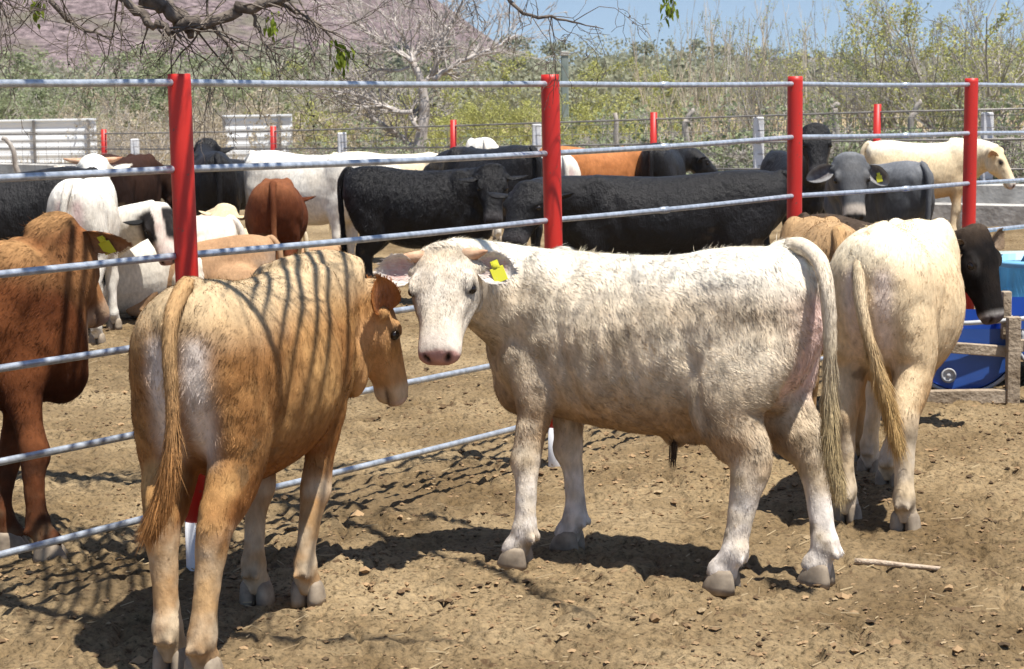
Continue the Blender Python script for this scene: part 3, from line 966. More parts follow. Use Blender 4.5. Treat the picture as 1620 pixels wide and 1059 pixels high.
def make_litter():
    """short straw and twig bits"""
    rng = np.random.default_rng(14)
    n = 1100
    Y = 4.8 * np.exp(rng.random(n) * math.log(16 / 4.8)); X = rng.uniform(-.3, .3, n) * Y
    z = ground_h(X, Y)
    th = rng.uniform(0, math.pi, n); L = rng.uniform(.015, .06, n)
    d = np.c_[np.cos(th), np.sin(th), rng.uniform(-.1, .25, n)] * L[:, None]
    s = np.c_[-np.sin(th), np.cos(th), np.zeros(n)] * .0012
    c = np.c_[X, Y, z + .006]
    V = np.stack([c - s, c + s, c + d + s, c + d - s, c + np.array((0, 0, .003)), c + d + np.array((0, 0, .003))], 1).reshape(-1, 3)
    i = np.arange(n)[:, None] * 6
    Q = np.r_[i + [[0, 3, 5, 4]], i + [[1, 4, 5, 2]]]
    m = mat_noise('straw', (.28, .20, .11), (.44, .34, .20), 3, .8, 0)
    o = link('straw_litter', build_mesh('straw_litter', V, Q, None, [m], smooth=False))
    tag(o, 'dry straw bits scattered on the corral dirt', 'straw', kind='stuff')
make_litter()

# ------------------------------------------------------------------ pipe fence (near)
def mat_paint(name, c1, c2, under, chips=.62, rough=.35):
    m, nt, b = new_mat(name)
    tc = N(nt, 'ShaderNodeTexCoord')
    mp = N(nt, 'ShaderNodeMapping'); mp.inputs['Scale'].default_value = (1, 1, .25)
    nt.links.new(tc.outputs['Object'], mp.inputs[0])
    n1 = N(nt, 'ShaderNodeTexNoise'); n1.inputs['Scale'].default_value = 9; n1.inputs['Detail'].default_value = 5
    nt.links.new(mp.outputs[0], n1.inputs['Vector'])
    cr = N(nt, 'ShaderNodeValToRGB'); e = cr.color_ramp.elements
    e[0].position, e[0].color = .35, (*c1, 1); e[1].position, e[1].color = .65, (*c2, 1)
    nt.links.new(n1.outputs[0], cr.inputs[0])
    n2 = N(nt, 'ShaderNodeTexNoise'); n2.inputs['Scale'].default_value = 42; n2.inputs['Detail'].default_value = 6
    nt.links.new(tc.outputs['Object'], n2.inputs['Vector'])
    c2_ = N(nt, 'ShaderNodeValToRGB'); e = c2_.color_ramp.elements
    e[0].position, e[0].color = chips, (0, 0, 0, 1); e[1].position, e[1].color = chips + .04, (1, 1, 1, 1)
    nt.links.new(n2.outputs[0], c2_.inputs[0])
    mx = N(nt, 'ShaderNodeMix'); mx.data_type = 'RGBA'
    nt.links.new(c2_.outputs[0], mx.inputs[0]); nt.links.new(cr.outputs[0], mx.inputs[6]); mx.inputs[7].default_value = (*under, 1)
    nt.links.new(mx.outputs[2], b.inputs['Base Color'])
    b.inputs['Roughness'].default_value = rough
    bp = N(nt, 'ShaderNodeBump'); bp.inputs['Strength'].default_value = .15; bp.inputs['Distance'].default_value = .004
    nt.links.new(n1.outputs[0], bp.inputs['Height']); nt.links.new(bp.outputs[0], b.inputs['Normal'])
    return m
M_RED = mat_paint('red_paint', (.46, .014, .010), (.60, .026, .015), (.24, .05, .035), .66, .48)
M_WHITEP = mat_paint('white_paint', (.62, .62, .64), (.78, .78, .80), (.35, .28, .2), .64, .6)
M_GALV = mat_noise('galvanised_pipe', (.36, .40, .45), (.60, .65, .72), 35, .38, .1, metal=.55, spec=.5)

POSTS = [(283, 117, 6.50), (870, 118, 8.20), (1258, 121, 9.93), (1537, 124, 11.25)]
PB = []
for u_, v_, Y_ in POSTS:
    p_ = at(u_, v_, Y_); PB.append(p_)
fence = empty('pipe_fence', (PB[0][0], PB[0][1], 0))
tag(fence, 'pipe fence of red posts with silver rails running across the corral', 'fence')
FO = np.array((PB[0][0], PB[0][1], 0.0))
d0 = PB[0] - PB[1]
allp = [PB[0] + d0 * 1.02] + PB + [PB[3] + (PB[3] - PB[2]) * 1.0]
for i_, p_ in enumerate(allp):
    top = CAM_H + .035 if not (1 <= i_ <= 4) else p_[2]
    lean = [(0, 0), (.004, 0), (.012, 0), (-.004, 0), (-.006, 0), (0, 0)][i_]
    b0 = p_ - FO
    pm = MB()
    pts = [(b0[0] + lean[0], b0[1], z) for z in (.165,)] + [(b0[0] + lean[0] * (1 - k), b0[1], .165 + (top - .165) * k) for k in (.25, .5, .75, .985)]
    pm.tube(pts + [(b0[0], b0[1], top)], [.0385] * 5 + [.0365], 28)
    po = pm.obj('post', M_RED, fence)
    wb = MB().tube([(b0[0] + lean[0], b0[1], -.1), (b0[0] + lean[0], b0[1], .03), (b0[0] + lean[0], b0[1], .17)], [.0405, .0402, .0398], 28)
    wb.obj('painted_base', M_WHITEP, po)
# rail heights read at posts (pixel rows), from the top down
RV = [(131, 133, 133, 134), (268, 243, 217, 211), (405, 349, 310, 290), (540, 455, 399, 367), (674, 560, 488, 443), (807, 664, 576, 519)]
for rv in RV:
    P_ = [at(POSTS[k][0], rv[k], POSTS[k][2]) for k in range(4)]
    P_ = [P_[0] + (P_[0] - P_[1]) * 1.02] + P_ + [P_[3] + (P_[3] - P_[2]) * 1.0]
    pts = []
    for k in range(5):
        for t_ in np.linspace(0, 1, 6)[:-1]:
            q = P_[k] * (1 - t_) + P_[k + 1] * t_
            q = q + np.array((0, 0, -.005 * math.sin(math.pi * t_)))
            pts.append(q - FO)
    pts.append(P_[5] - FO)
    rm = MB().tube(pts, .0122, 12)
    # threaded sleeves where pipe lengths join
    for kk, tt_ in ((2, .42), (3, .6)):
        q = P_[kk] * (1 - tt_) + P_[kk + 1] * tt_ - FO
        dd = unit(P_[kk + 1] - P_[kk])
        rm.tube([q - dd * .03 + (0, 0, -.005), q + dd * .03 + (0, 0, -.005)], .0155, 12)
    rm.obj('rail', M_GALV, fence)
# ------------------------------------------------------------------ the foreground cattle
def loc_of(X, Y, az, p, scale=1.0):
    a = R(az); dx, dy = p[0] - X, p[1] - Y
    return np.array((dx * math.cos(a) + dy * math.sin(a), -dx * math.sin(a) + dy * math.cos(a), p[2])) / scale
def dir_of(az, d):
    a = R(az)
    return np.array((d[0] * math.cos(a) + d[1] * math.sin(a), -d[0] * math.sin(a) + d[1] * math.cos(a), d[2]))

PINK = (.50, .27, .22)
# white steer, body side-on, face to the camera
X, Y, az = .44, 6.52, 152
def foot(u, v, X, Y, az, k, sc=1.0):
    g = onground(u, v)
    l = loc_of(X, Y, az, g, sc)
    base = (.385, .12) if k < 2 else (-.43, .13)
    return (l[0] - base[0], l[1] - base[1] * (1 if k % 2 == 0 else -1))
ft = [foot(812, 893, X, Y, az, 0), foot(900, 864, X, Y, az, 1), foot(1135, 932, X, Y, az, 2), foot(1290, 918, X, Y, az, 3)]
T_ = [at(1225, 398, 6.32), at(1265, 390, 6.25), at(1295, 412, 6.15), at(1308, 458, 6.09), at(1313, 530, 6.08), at(1313, 610, 6.08), at(1314, 690, 6.06), at(1322, 745, 6.05)]
def steer_extra(mb):
    mb.ball((-.165, 0, .475), (.15, .07, .055)); mb.ball((-.115, 0, .435), (.05, .03, .035))
    mb.ball((-.47, 0, .60), (.05, .05, .06))
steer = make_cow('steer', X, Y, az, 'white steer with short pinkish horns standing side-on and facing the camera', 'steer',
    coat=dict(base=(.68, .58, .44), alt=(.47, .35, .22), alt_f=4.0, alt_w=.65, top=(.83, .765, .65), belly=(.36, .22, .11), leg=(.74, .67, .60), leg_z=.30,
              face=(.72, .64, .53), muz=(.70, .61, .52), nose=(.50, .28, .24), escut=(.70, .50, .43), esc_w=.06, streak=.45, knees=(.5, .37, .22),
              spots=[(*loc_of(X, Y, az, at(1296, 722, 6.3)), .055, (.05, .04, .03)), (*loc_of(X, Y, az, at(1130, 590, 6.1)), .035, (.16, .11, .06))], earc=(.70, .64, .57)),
    voxel=.0078, hair=125000, hair_w=.0020, hair_len=.025, feet=ft,
    poll=loc_of(X, Y, az, at(705, 409, 6.44)), hdir=dir_of(az, (-.08, -.50, -.86)), hup=dir_of(az, (-.26, -.85, .45)),
    tail=[loc_of(X, Y, az, t) for t in T_], ears=({'d': dir_of(az, (.80, .05, -.12)), 'o': dir_of(az, (.15, -1, .15))}, {'d': dir_of(az, (-.93, .05, -.02)), 'o': dir_of(az, (-.15, -1, .1))}),
    ear_L=.145, ear_W=.062, horns=.078, tagside=1, head_s=.86, head_w=1.30, seed=3, tail_r=1.0, tail_hair=500, tailcol=(.50, .38, .20), extra=steer_extra, bend=.05, ear_in=(.55, .36, .32), torso_w=1.0)

# tan calf, seen from behind, bottom left
X, Y, az = -.80, 5.92, 79
ft = [foot(383, 948, X, Y, az, 0), foot(477, 948, X, Y, az, 1), foot(268, 1056, X, Y, az, 2), foot(334, 1073, X, Y, az, 3)]
def calf_extra(mb, f=(X, Y, az)):
    mb.ball(loc_of(*f, at(556, 585, 6.45)), (.07, .06, .10)); mb.ball(loc_of(*f, at(538, 570, 6.40)), (.09, .08, .12))
T_ = [at(305, 450, 5.50), at(290, 458, 5.36), at(272, 500, 5.26), at(268, 560, 5.22), at(272, 630, 5.21), at(272, 700, 5.2), at(262, 760, 5.2), at(248, 800, 5.2)]
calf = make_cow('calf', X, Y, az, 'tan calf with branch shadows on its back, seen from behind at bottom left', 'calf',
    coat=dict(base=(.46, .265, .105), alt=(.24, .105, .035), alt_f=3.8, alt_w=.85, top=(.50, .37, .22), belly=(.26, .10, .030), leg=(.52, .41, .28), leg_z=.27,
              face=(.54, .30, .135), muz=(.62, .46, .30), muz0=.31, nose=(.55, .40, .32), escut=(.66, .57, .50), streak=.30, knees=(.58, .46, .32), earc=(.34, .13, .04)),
    voxel=.009, hair=110000, hair_len=.019, feet=ft, hair_w=.0020,
    poll=loc_of(X, Y, az, at(588, 470, 6.52)), hdir=dir_of(az, (.24, .16, -.95)), hup=dir_of(az, (.92, .42, .25)),
    tail=[loc_of(X, Y, az, t) for t in T_], ears=({'d': dir_of(az, (.1, .9, .35)), 'o': dir_of(az, (.8, -.1, .1))}, {'d': dir_of(az, (-.05, -.45, .85)), 'o': dir_of(az, (.55, -.8, -.1))}),
    ear_L=.15, ear_W=.06, seed=11, tail_hair=800, tailcol=(.42, .20, .07), torso_w=1.12, ear_in=(.28, .12, .06), head_s=.90, head_w=1.2, throat=1.35, extra=calf_extra, neck_r=1.1, bend=-.14, tail_r=.85)

# cream calf, seen from behind on the right
X, Y, az = 1.50, 7.50, 68
ft = [foot(1372, 748, X, Y, az, 0), foot(1413, 768, X, Y, az, 1), foot(1334, 822, X, Y, az, 2), foot(1440, 838, X, Y, az, 3)]
T_ = [at(1402, 362, 7.2), at(1376, 376, 7.03), at(1360, 415, 6.95), at(1362, 480, 6.9), at(1378, 550, 6.88), at(1400, 620, 6.87), at(1415, 680, 6.86)]
cream = make_cow('calf', X, Y, az, 'cream calf with long yellow-tipped tail, seen from behind right of the white steer', 'calf',
    coat=dict(base=(.72, .57, .37), alt=(.60, .42, .23), alt_f=3.0, alt_w=.5, top=(.80, .70, .52), belly=(.48, .28, .12), leg=(.62, .52, .40), leg_z=.34,
              face=(.6, .44, .27), muz=(.45, .3, .2), nose=(.35, .22, .18), escut=(.74, .60, .50), streak=.2, knees=(.32, .25, .17)),
    voxel=.010, hair=70000, hair_len=.018, hair_w=.0022, feet=ft, poll=(.60, .12, .80), hdir=(.35, .25, -.9), hup=(.9, .2, .4),
    tail=[loc_of(X, Y, az, t) for t in T_], ears=(20, 20), seed=21, tail_hair=600, tailcol=(.58, .38, .16), torso_w=1.08, tail_r=1.0)

# dark red cow at the left edge beyond the fence
X, Y, az = -2.10, 6.90, 8
ft = [foot(20, 868, X, Y, az, 0), foot(76, 884, X, Y, az, 1), (0, 0), (0, 0)]
left = make_cow('cow', X, Y, az, 'dark red cow cut off by the left edge, yellow tag in its ear', 'cow',
    coat=dict(base=(.17, .058, .021), alt=(.07, .021, .008), alt_f=3.5, alt_w=.8, top=(.38, .21, .09), belly=(.04, .012, .006), leg=(.07, .028, .014), leg_z=.40,
              face=(.36, .17, .068), muz=(.42, .28, .18), nose=(.35, .24, .2), streak=.35, earc=(.34, .16, .07)),
    voxel=.011, hair=60000, hair_len=.022, hair_w=.0022, feet=ft, scale=1.04,
    poll=loc_of(X, Y, az, at(86, 362, 7.0), 1.04), hdir=dir_of(az, (.27, .40, -.86)), hup=dir_of(az, (.2, .9, .5)),
    ears=({'d': dir_of(az, (-.7, .3, -.1)), 'o': dir_of(az, (0, .4, -.6))}, {'d': dir_of(az, (.95, -.12, -.20)), 'o': dir_of(az, (.1, -.75, -.45))}), ear_L=.185, ear_W=.046,
    tagside=-1, seed=31, neck_r=.92, head_s=.92, torso_w=1.05, ear_in=(.40, .19, .08))

# tan calf half hidden behind the cream one
X, Y, az = 1.37, 8.62, 88
tan2 = make_cow('calf', X, Y, az, 'orange tan calf mostly hidden between the white steer rump and the cream calf', 'calf',
    coat=dict(base=(.50, .31, .145), alt=(.36, .2, .09), alt_w=.6, top=(.42, .27, .14), streak=.25), scale=.94,
    voxel=.014, hair=22000, hair_len=.026, neck_el=-30, hyaw=25, seed=41)

# dark brown calf with its nose over the trough
X, Y, az = 1.77, 9.36, -55
darkc = make_cow('calf', X, Y, az, 'dark brown calf with a white muzzle, lowering its head over the blue trough', 'calf',
    coat=dict(base=(.022, .016, .013), alt=(.05, .035, .024), alt_w=.6, top=(.07, .05, .036), belly=(.03, .02, .015), leg=(.50, .42, .33), leg_z=.30, face=(.009, .0075, .007),
              muz=(.60, .56, .52), muz0=.355, nose=(.10, .08, .08), streak=.3, earc=(.16, .11, .07)), scale=.88,
    feet=[(-.25, 0), (-.28, 0), (0, 0), (0, 0)],
    voxel=.011, hair=45000, hair_len=.02, poll=loc_of(X, Y, az, at(1544, 376, 8.95), .88), hdir=dir_of(az, (.20, -.25, -.94)), hup=dir_of(az, (.62, -.75, .2)),
    ears=({'d': dir_of(az, (.6, .6, .3)), 'o': dir_of(az, (.5, -.6, 0))}, {'d': dir_of(az, (-.75, -.35, -.05)), 'o': dir_of(az, (.4, -.75, -.2))}), ear_L=.13, ear_W=.05,
    seed=51, head_s=1.08, ear_in=(.22, .16, .11))

# dark wisp of hair under the steer's belly
rng_ = np.random.default_rng(6)
c_ = at(1066, 702, 6.42)
P_ = c_ + rng_.normal(0, 1, (60, 3)) * np.array((.006, .006, .008))
V_, Q_, T_, cc_, nn_ = strips(P_, unit(rng_.normal(0, 1, (60, 3))), unit(np.c_[rng_.normal(-.03, .05, (60, 2)), -np.ones(60)]), rng_.uniform(.05, .12, 60), .003, np.tile((.09, .06, .04), (60, 1)), rng_)
o = link('belly_hair', build_mesh('belly_hair', V_, Q_, T_, [M_COAT], col=cc_), steer)
o.matrix_parent_inverse = (Matrix.Translation((.44, 6.52, 0)) @ Matrix.Rotation(R(152), 4, 'Z')).inverted()
# ------------------------------------------------------------------ the herd beyond the fence
BLK = dict(base=(.009, .0085, .009), alt=(.016, .014, .014), alt_w=.7, top=(.013, .012, .012), muz=(.05, .045, .045), nose=(.03, .028, .028), earc=(.014, .013, .013), face=None, streak=.3)
WHT = dict(base=(.74, .70, .62), alt=(.62, .52, .40), alt_w=.5, top=(.82, .79, .72), leg=(.74, .70, .62), escut=(.68, .52, .48), muz=(.5, .42, .38), nose=(.4, .25, .22), streak=.15)
CRM = dict(base=(.72, .58, .38), alt=(.62, .46, .27), alt_w=.5, top=(.82, .74, .58), belly=(.5, .32, .16), leg=(.66, .52, .34), muz=(.66, .6, .52), nose=(.5, .38, .34), streak=.15, escut=None)
RED = dict(base=(.14, .045, .02), alt=(.08, .024, .011), alt_w=.6, top=(.20, .075, .034), leg=(.12, .04, .02), belly=(.10, .03, .012), muz=(.3, .16, .1), nose=(.2, .12, .1), streak=.3)
CHO = dict(base=(.022, .012, .009), alt=(.05, .024, .015), alt_w=.6, top=(.045, .022, .016), muz=(.1, .06, .05), nose=(.06, .04, .04), streak=.3, leg=(.05, .03, .02))
TAN = dict(base=(.44, .27, .15), alt=(.34, .19, .10), alt_w=.5, top=(.50, .33, .20), belly=(.5, .38, .28), muz=(.5, .36, .26), nose=(.4, .26, .2), streak=.15)
GRY = dict(base=(.11, .113, .12), alt=(.05, .052, .056), alt_w=.8, top=(.17, .175, .185), face=(.08, .08, .083), earc=(.30, .29, .28), muz=(.42, .36, .30), nose=(.04, .04, .04), streak=.15, leg=(.09, .09, .1))

def herd(name, u, Y, az, label, coat, top=None, head=None, **kw):
    """u = picture column of the body centre, Y = metres away; top (picture row of the back) sets the size"""
    x = (u - CX) / FPX * Y
    if top is not None:
        h = at(u, top, Y)[2]
        kw['scale'] = h / (1.085 if not kw.get('lying') else .655)
    if head:
        hu, hv, hY, hd, hp = head
        sc = kw.get('scale', 1.0)
        q = loc_of(x, Y, az, at(hu, hv, hY), sc); q[0] /= kw.get('long', 1.0)
        kw['poll'] = q; kw['hdir'] = dir_of(az, hd); kw['hup'] = dir_of(az, hp)
    kw.setdefault('voxel', .018)
    kw.setdefault('tail_hair', 120)
    if coat is BLK: kw['black'] = True; kw.setdefault('ear_in', (.045, .035, .032))
    return make_cow(name, x, Y, az, label, coat=coat, group='cattle penned beyond the pipe fence', **kw)

herd('cow', 8, 13.2, 185, 'black cow at the left edge beyond the dark red one', BLK, top=266, seed=61, hyaw=10, hair=9000, hair_len=.02, hair_w=.004)
herd('calf', 138, 12.9, 93, 'white calf seen from behind with a long tail, second from left', WHT, top=277, seed=62, hyaw=15, neck_el=42, hpitch=40, horns=.12, hair=12000, hair_w=.004, hair_len=.02, tailcol=(.55, .5, .42),
     tail=[(-.57, 0, 1.06), (-.625, .0, 1.035), (-.668, .02, .95), (-.672, .04, .80), (-.662, .05, .64), (-.655, .04, .50), (-.65, .04, .38)])
herd('calf', 205, 17.2, 78, 'dark chocolate calf with a tan tail seen from behind, beside the short white post', CHO, top=241, seed=63, hyaw=-60, neck_el=-25, hpitch=60, tailcol=(.4, .25, .14), ears=(20, 20))
herd('calf', 226, 13.9, 200, 'white calf with black patches round its face, lying in front of the dark chocolate calf', dict(WHT, face=(.55, .42, .36), mask=(.02, .018, .018), earc=(.02, .02, .02)),
     top=345, lying=True, seed=64, head=(247, 334, 13.4, (.25, -.35, -.9), (.1, -.95, .3)), voxel=.013, head_s=.85, ear_in=(.03, .03, .03))
herd('calf', 314, 13.9, 175, 'tan calf lying flat just right of the tall left red post', TAN, top=372, lying=True, seed=65, hyaw=20, hpitch=20, neck_el=5, neck_len=.3)
herd('calf', 372, 15.3, 190, 'cream calf lying with a yellow ear tag, behind the tan lying calf', CRM, top=356, lying=True, seed=66, head=(356, 333, 14.6, (-.12, -.55, -.8), (0, -.85, .5)), tagside=-1, ear_L=.13)
herd('calf', 478, 15.9, 180, 'pale tan calf lying between the red-brown one and the black curly one', TAN, top=388, lying=True, seed=67, hyaw=-30, hpitch=50)
herd('cow', 338, 17.2, 105, 'black cow seen from behind, right of the tall left red post', BLK, top=237, seed=68, neck_el=35, hyaw=-20)
herd('cow', 392, 20.0, 60, 'smaller black cow in the gap left of the white cow', BLK, top=248, seed=69, neck_el=-20, hpitch=70)
herd('calf', 440, 14.6, 95, 'red-brown calf seen from behind with its head turned right', RED, top=280, seed=70, hyaw=-28, neck_el=0, hpitch=60, hair=9000, hair_w=.004, hair_len=.016, tailcol=(.42, .18, .08), torso_w=1.25)
herd('cow', 494, 16.6, -30, 'white cow standing behind the red-brown calf', WHT, top=238, seed=71, hyaw=20, neck_el=8, hpitch=45, ears=(10, 10))
herd('calf', 672, 14.4, -14, 'curly-coated black calf turning its face to the camera, left of the middle red post', BLK, top=262, seed=72, head=(778, 272, 14.0, (.02, -.4, -.9), (.05, -1, .2)), ears=(5, 15),
     hair=26000, hair_len=.03, hair_w=.005, voxel=.013, torso_w=1.06, feet=[(.03, 0), (-.08, 0), (-.04, 0), (.07, 0)])
herd('cow', 632, 17.9, 12, 'cream cow whose back shows above the curly black calf', CRM, top=238, seed=73, neck_el=-25, hpitch=70)
herd('cow', 775, 16.5, 128, 'black cow standing behind the curly black calf', BLK, top=228, seed=74, neck_el=-10, hpitch=70)
herd('cow', 767, 20.3, 95, 'white cow with only its back showing over two black cows', WHT, top=216, seed=75, neck_el=-20, hpitch=70)
herd('cow', 878, 17.5, 100, 'white cow partly hidden by the middle red post', WHT, top=240, seed=76, neck_el=-20, hpitch=70, torso_w=1.05)
herd('cow', 950, 18.2, 28, 'orange-brown cow grazing right of the middle red post', dict(RED, base=(.36, .14, .05), alt=(.26, .09, .03), top=(.44, .18, .07)), top=229, seed=77, neck_el=-30, hpitch=75, torso_w=1.1)
herd('cow', 1052, 18.6, 76, 'black cow seen from behind with one ear out, between two red posts', BLK, top=224, seed=78, hyaw=-70, neck_el=5, hpitch=45, ear_L=.2)
herd('cow', 1052, 13.2, 176, 'long sleek black cow stretched behind the rails with its head low', BLK, top=270, seed=79, head=(838, 300, 12.9, (-.25, -.3, -.9), (-.6, -.7, .3)), torso_w=1.05, sleek=True, long=1.42, hair=14000, hair_len=.015, hair_w=.004, voxel=.015)
herd('cow', 1262, 17.2, 285, 'black cow facing the camera, just behind the third red post', BLK, top=240, seed=80, head=(1291, 207, 16.4, (.0, -.4, -.9), (.02, -1, .2)), voxel=.014, head_s=1.1, head_w=1.2, ears=(10, 10), ear_L=.17)
herd('cow', 1385, 14.6, 118, 'grey cow facing the camera with big drooping ears and a yellow tag', GRY, top=252, seed=81, poll=loc_of((1385 - CX) / FPX * 14.6, 14.6, 118, at(1342, 240, 14.0), 1.0),
     hdir=dir_of(118, (.02, -.42, -.9)), hup=dir_of(118, (0, -1, .15)), voxel=.013, head_s=1.12, head_w=1.2, ear_L=.20, ear_W=.058, ears=({'d': dir_of(118, (.62, .1, -.5)), 'o': dir_of(118, (-.1, -1, .1))}, {'d': dir_of(118, (-.85, .05, -.35)), 'o': dir_of(118, (.1, -1, .1))}),
     tagside=1, sleek=True, ear_in=(.10, .08, .08), neck_r=1.15)
herd('cow', 1465, 19.2, 2, 'cream cow walking right beside the fourth red post', CRM, top=221, seed=82, head=(1574, 238, 19.0, (.45, -.15, -.85), (.8, -.35, .5)), feet=[(.05, 0), (-.06, 0), (.08, 0), (-.05, 0)], ears=(-20, -20), neck_r=1.2, head_s=1.05)
# ------------------------------------------------------------------ vegetation
def perp(rng, d):
    r = unit(rng.normal(0, 1, d.shape)); return unit(r - d * (r * d).sum(1)[:, None])

def grow(rng, P, D, Ln, Rd, levels=3, steps=5, kids=4, spread=.7, wig=.12, up=.0, ratio=.55, rr=.5, start=.25, kids_f=None):
    """branching limbs; returns arrays of segments A,B,ra,rb,level"""
    A, B, ra, rb, lv = [], [], [], [], []
    P, D = np.asarray(P, float), unit(np.asarray(D, float)); Ln = np.asarray(Ln, float); Rd = np.asarray(Rd, float)
    for L in range(levels):
        n = len(P); pos, d = P.copy(), D.copy()
        pts, ds = [pos], [d]
        for s in range(steps):
            d = unit(d + rng.normal(0, wig, (n, 3)) + np.array((0, 0, up)))
            new = pos + d * (Ln / steps)[:, None]
            A.append(pos); B.append(new)
            ra.append(Rd * (1 - .75 * s / steps)); rb.append(Rd * (1 - .75 * (s + 1) / steps)); lv.append(np.full(n, L))
            pos = new; pts.append(pos); ds.append(d)
        if L == levels - 1: break
        pts, ds = np.stack(pts, 1), np.stack(ds, 1)
        k = kids if kids_f is None else kids_f[L]
        idx = np.repeat(np.arange(n), k)
        t = rng.uniform(start, 1, len(idx)) * steps
        i = np.minimum(t.astype(int), steps - 1); f = (t - i)[:, None]
        P = pts[idx, i] * (1 - f) + pts[idx, i + 1] * f
        dd = ds[idx, i + 1]
        D = unit(dd + perp(rng, dd) * spread * rng.uniform(.5, 1.3, (len(idx), 1)))
        Ln2 = Ln[idx] * ratio * rng.uniform(.6, 1.2, len(idx)) * (1.1 - .5 * t / steps)
        Rd = Rd[idx] * rr * (1 - .5 * t / steps)
        Ln = Ln2
    return [np.concatenate(q) for q in (A, B, ra, rb, lv)]

def seg_mesh(mb, A, B, ra, rb, n=3):
    m = len(A)
    if m == 0: return
    T = unit(B - A)
    ref = np.where(np.abs(T[:, 2:3]) < .9, np.array([[0, 0, 1.0]]), np.array([[1.0, 0, 0]]))
    a = unit(np.cross(T, ref)); b = np.cross(T, a)
    ang = np.arange(n) * 2 * math.pi / n
    off = np.cos(ang)[None, :, None] * a[:, None] + np.sin(ang)[None, :, None] * b[:, None]
    V = np.concatenate([A[:, None] + off * ra[:, None, None], B[:, None] + off * rb[:, None, None]], 1).reshape(-1, 3)
    i = np.arange(m)[:, None] * 2 * n
    Q = np.concatenate([i + np.array([[j, (j + 1) % n, n + (j + 1) % n, n + j]]) for j in range(n)])
    mb.add(V, Q)

def leaf_mesh(rng, P, size, flat=.0):
    n = len(P)
    s = size * rng.uniform(.5, 1.3, n)[:, None]
    d = unit(rng.normal(0, 1, (n, 3)) * np.array((1, 1, 1 - flat)))
    w = perp(rng, d)
    V = np.stack([P - w * s * .35, P + d * s * .5 - w * s * .05, P + w * s * .35 + d * s * .1, P - d * s * .5], 1).reshape(-1, 3)
    Q = np.arange(n)[:, None] * 4 + np.array([[0, 3, 2, 1]])
    c = np.repeat(rng.random(n), 4)
    return V, Q, np.c_[c, c, c]

M_TWIG_GREY = mat_noise('grey_twigs', (.26, .23, .20), (.46, .42, .37), 4, .85, 0)
M_TWIG_GREEN = mat_noise('green_twigs', (.17, .17, .08), (.30, .29, .15), 4, .8, 0)
M_TWIG_DRY = mat_noise('dry_twigs', (.36, .30, .22), (.55, .47, .36), 3, .85, 0)
M_BARK = mat_noise('pale_bark', (.30, .265, .24), (.56, .51, .47), 9, .85, .3, stretch=(1, 1, .4))
M_LIMB = mat_noise('dark_bark', (.07, .055, .045), (.20, .165, .135), 26, .9, .8, bscale=60, dist=.01)
M_LF_GREEN = mat_leaf('grey_green_leaves', (.20, .24, .12), (.36, .40, .24))
M_LF_YEL = mat_leaf('yellow_green_leaves', (.34, .36, .10), (.55, .54, .20))
M_LF_DRY = mat_leaf('dry_leaves', (.34, .29, .20), (.54, .47, .34))
M_LF_DARK = mat_leaf('dark_green_leaves', (.20, .22, .15), (.34, .35, .25))

def bush_meshes(seed, h, w, stems, kids, leaves, leaf_size, style):
    rng = np.random.default_rng(seed)
    leaves = int(leaves * .72)
    n = stems
    th = rng.uniform(0, 2 * math.pi, n); r = rng.random(n) ** .5 * w * .22
    P = np.c_[np.cos(th) * r, np.sin(th) * r, np.full(n, -.1)]
    if style == 'whip':
        lean = rng.uniform(.03, .42, n); D = np.c_[np.cos(th) * lean, np.sin(th) * lean, np.ones(n)]
        A, B, ra, rb, lv = grow(rng, P, D, h * rng.uniform(.55, 1.08, n), rng.uniform(.016, .030, n) * h / 3, 3, 6, kids_f=[kids, 4], spread=.42, wig=.07, up=.05, ratio=.42, rr=.5, start=.25)
    elif style == 'spray':
        lean = rng.uniform(.2, 1.0, n); D = np.c_[np.cos(th) * lean, np.sin(th) * lean, np.ones(n)]
        A, B, ra, rb, lv = grow(rng, P, D, h * rng.uniform(.7, 1.0, n), rng.uniform(.024, .04, n) * h / 3, 4, 5, kids_f=[kids, 4, 4], spread=.65, wig=.13, up=.03, ratio=.5, rr=.5, start=.3)
    else:
        lean = rng.uniform(.3, 1.6, n) * w / h; D = np.c_[np.cos(th) * lean, np.sin(th) * lean, np.ones(n)]
        A, B, ra, rb, lv = grow(rng, P, D, h * rng.uniform(.6, .95, n), rng.uniform(.012, .022, n) * h / 2, 4, 4, kids_f=[kids, 4, 3], spread=1.0, wig=.2, up=.0, ratio=.5, rr=.55, start=.2)
    m = MB(); seg_mesh(m, A, B, np.maximum(ra, .0035), np.maximum(rb, .0025))
    wood = m.arrays()
    k = np.where(lv >= (2 if style != 'whip' else 1))[0]
    if leaves:
        # keep leaves in clumps so gaps show
        cl = fbm(B[k], 2.2 / max(h / 2.5, .5), 2, seed)
        pr = np.clip(.35 + cl * 1.6, .02, 1); pr /= pr.sum()
        pk = rng.choice(k, leaves, p=pr)
        f = rng.random((leaves, 1))
        LP = A[pk] * f + B[pk] * (1 - f) + rng.normal(0, leaf_size * .9, (leaves, 3))
        LP[:, 2] = np.maximum(LP[:, 2], .03)
        lf = leaf_mesh(rng, LP, leaf_size)
    else: lf = None
    return wood, lf

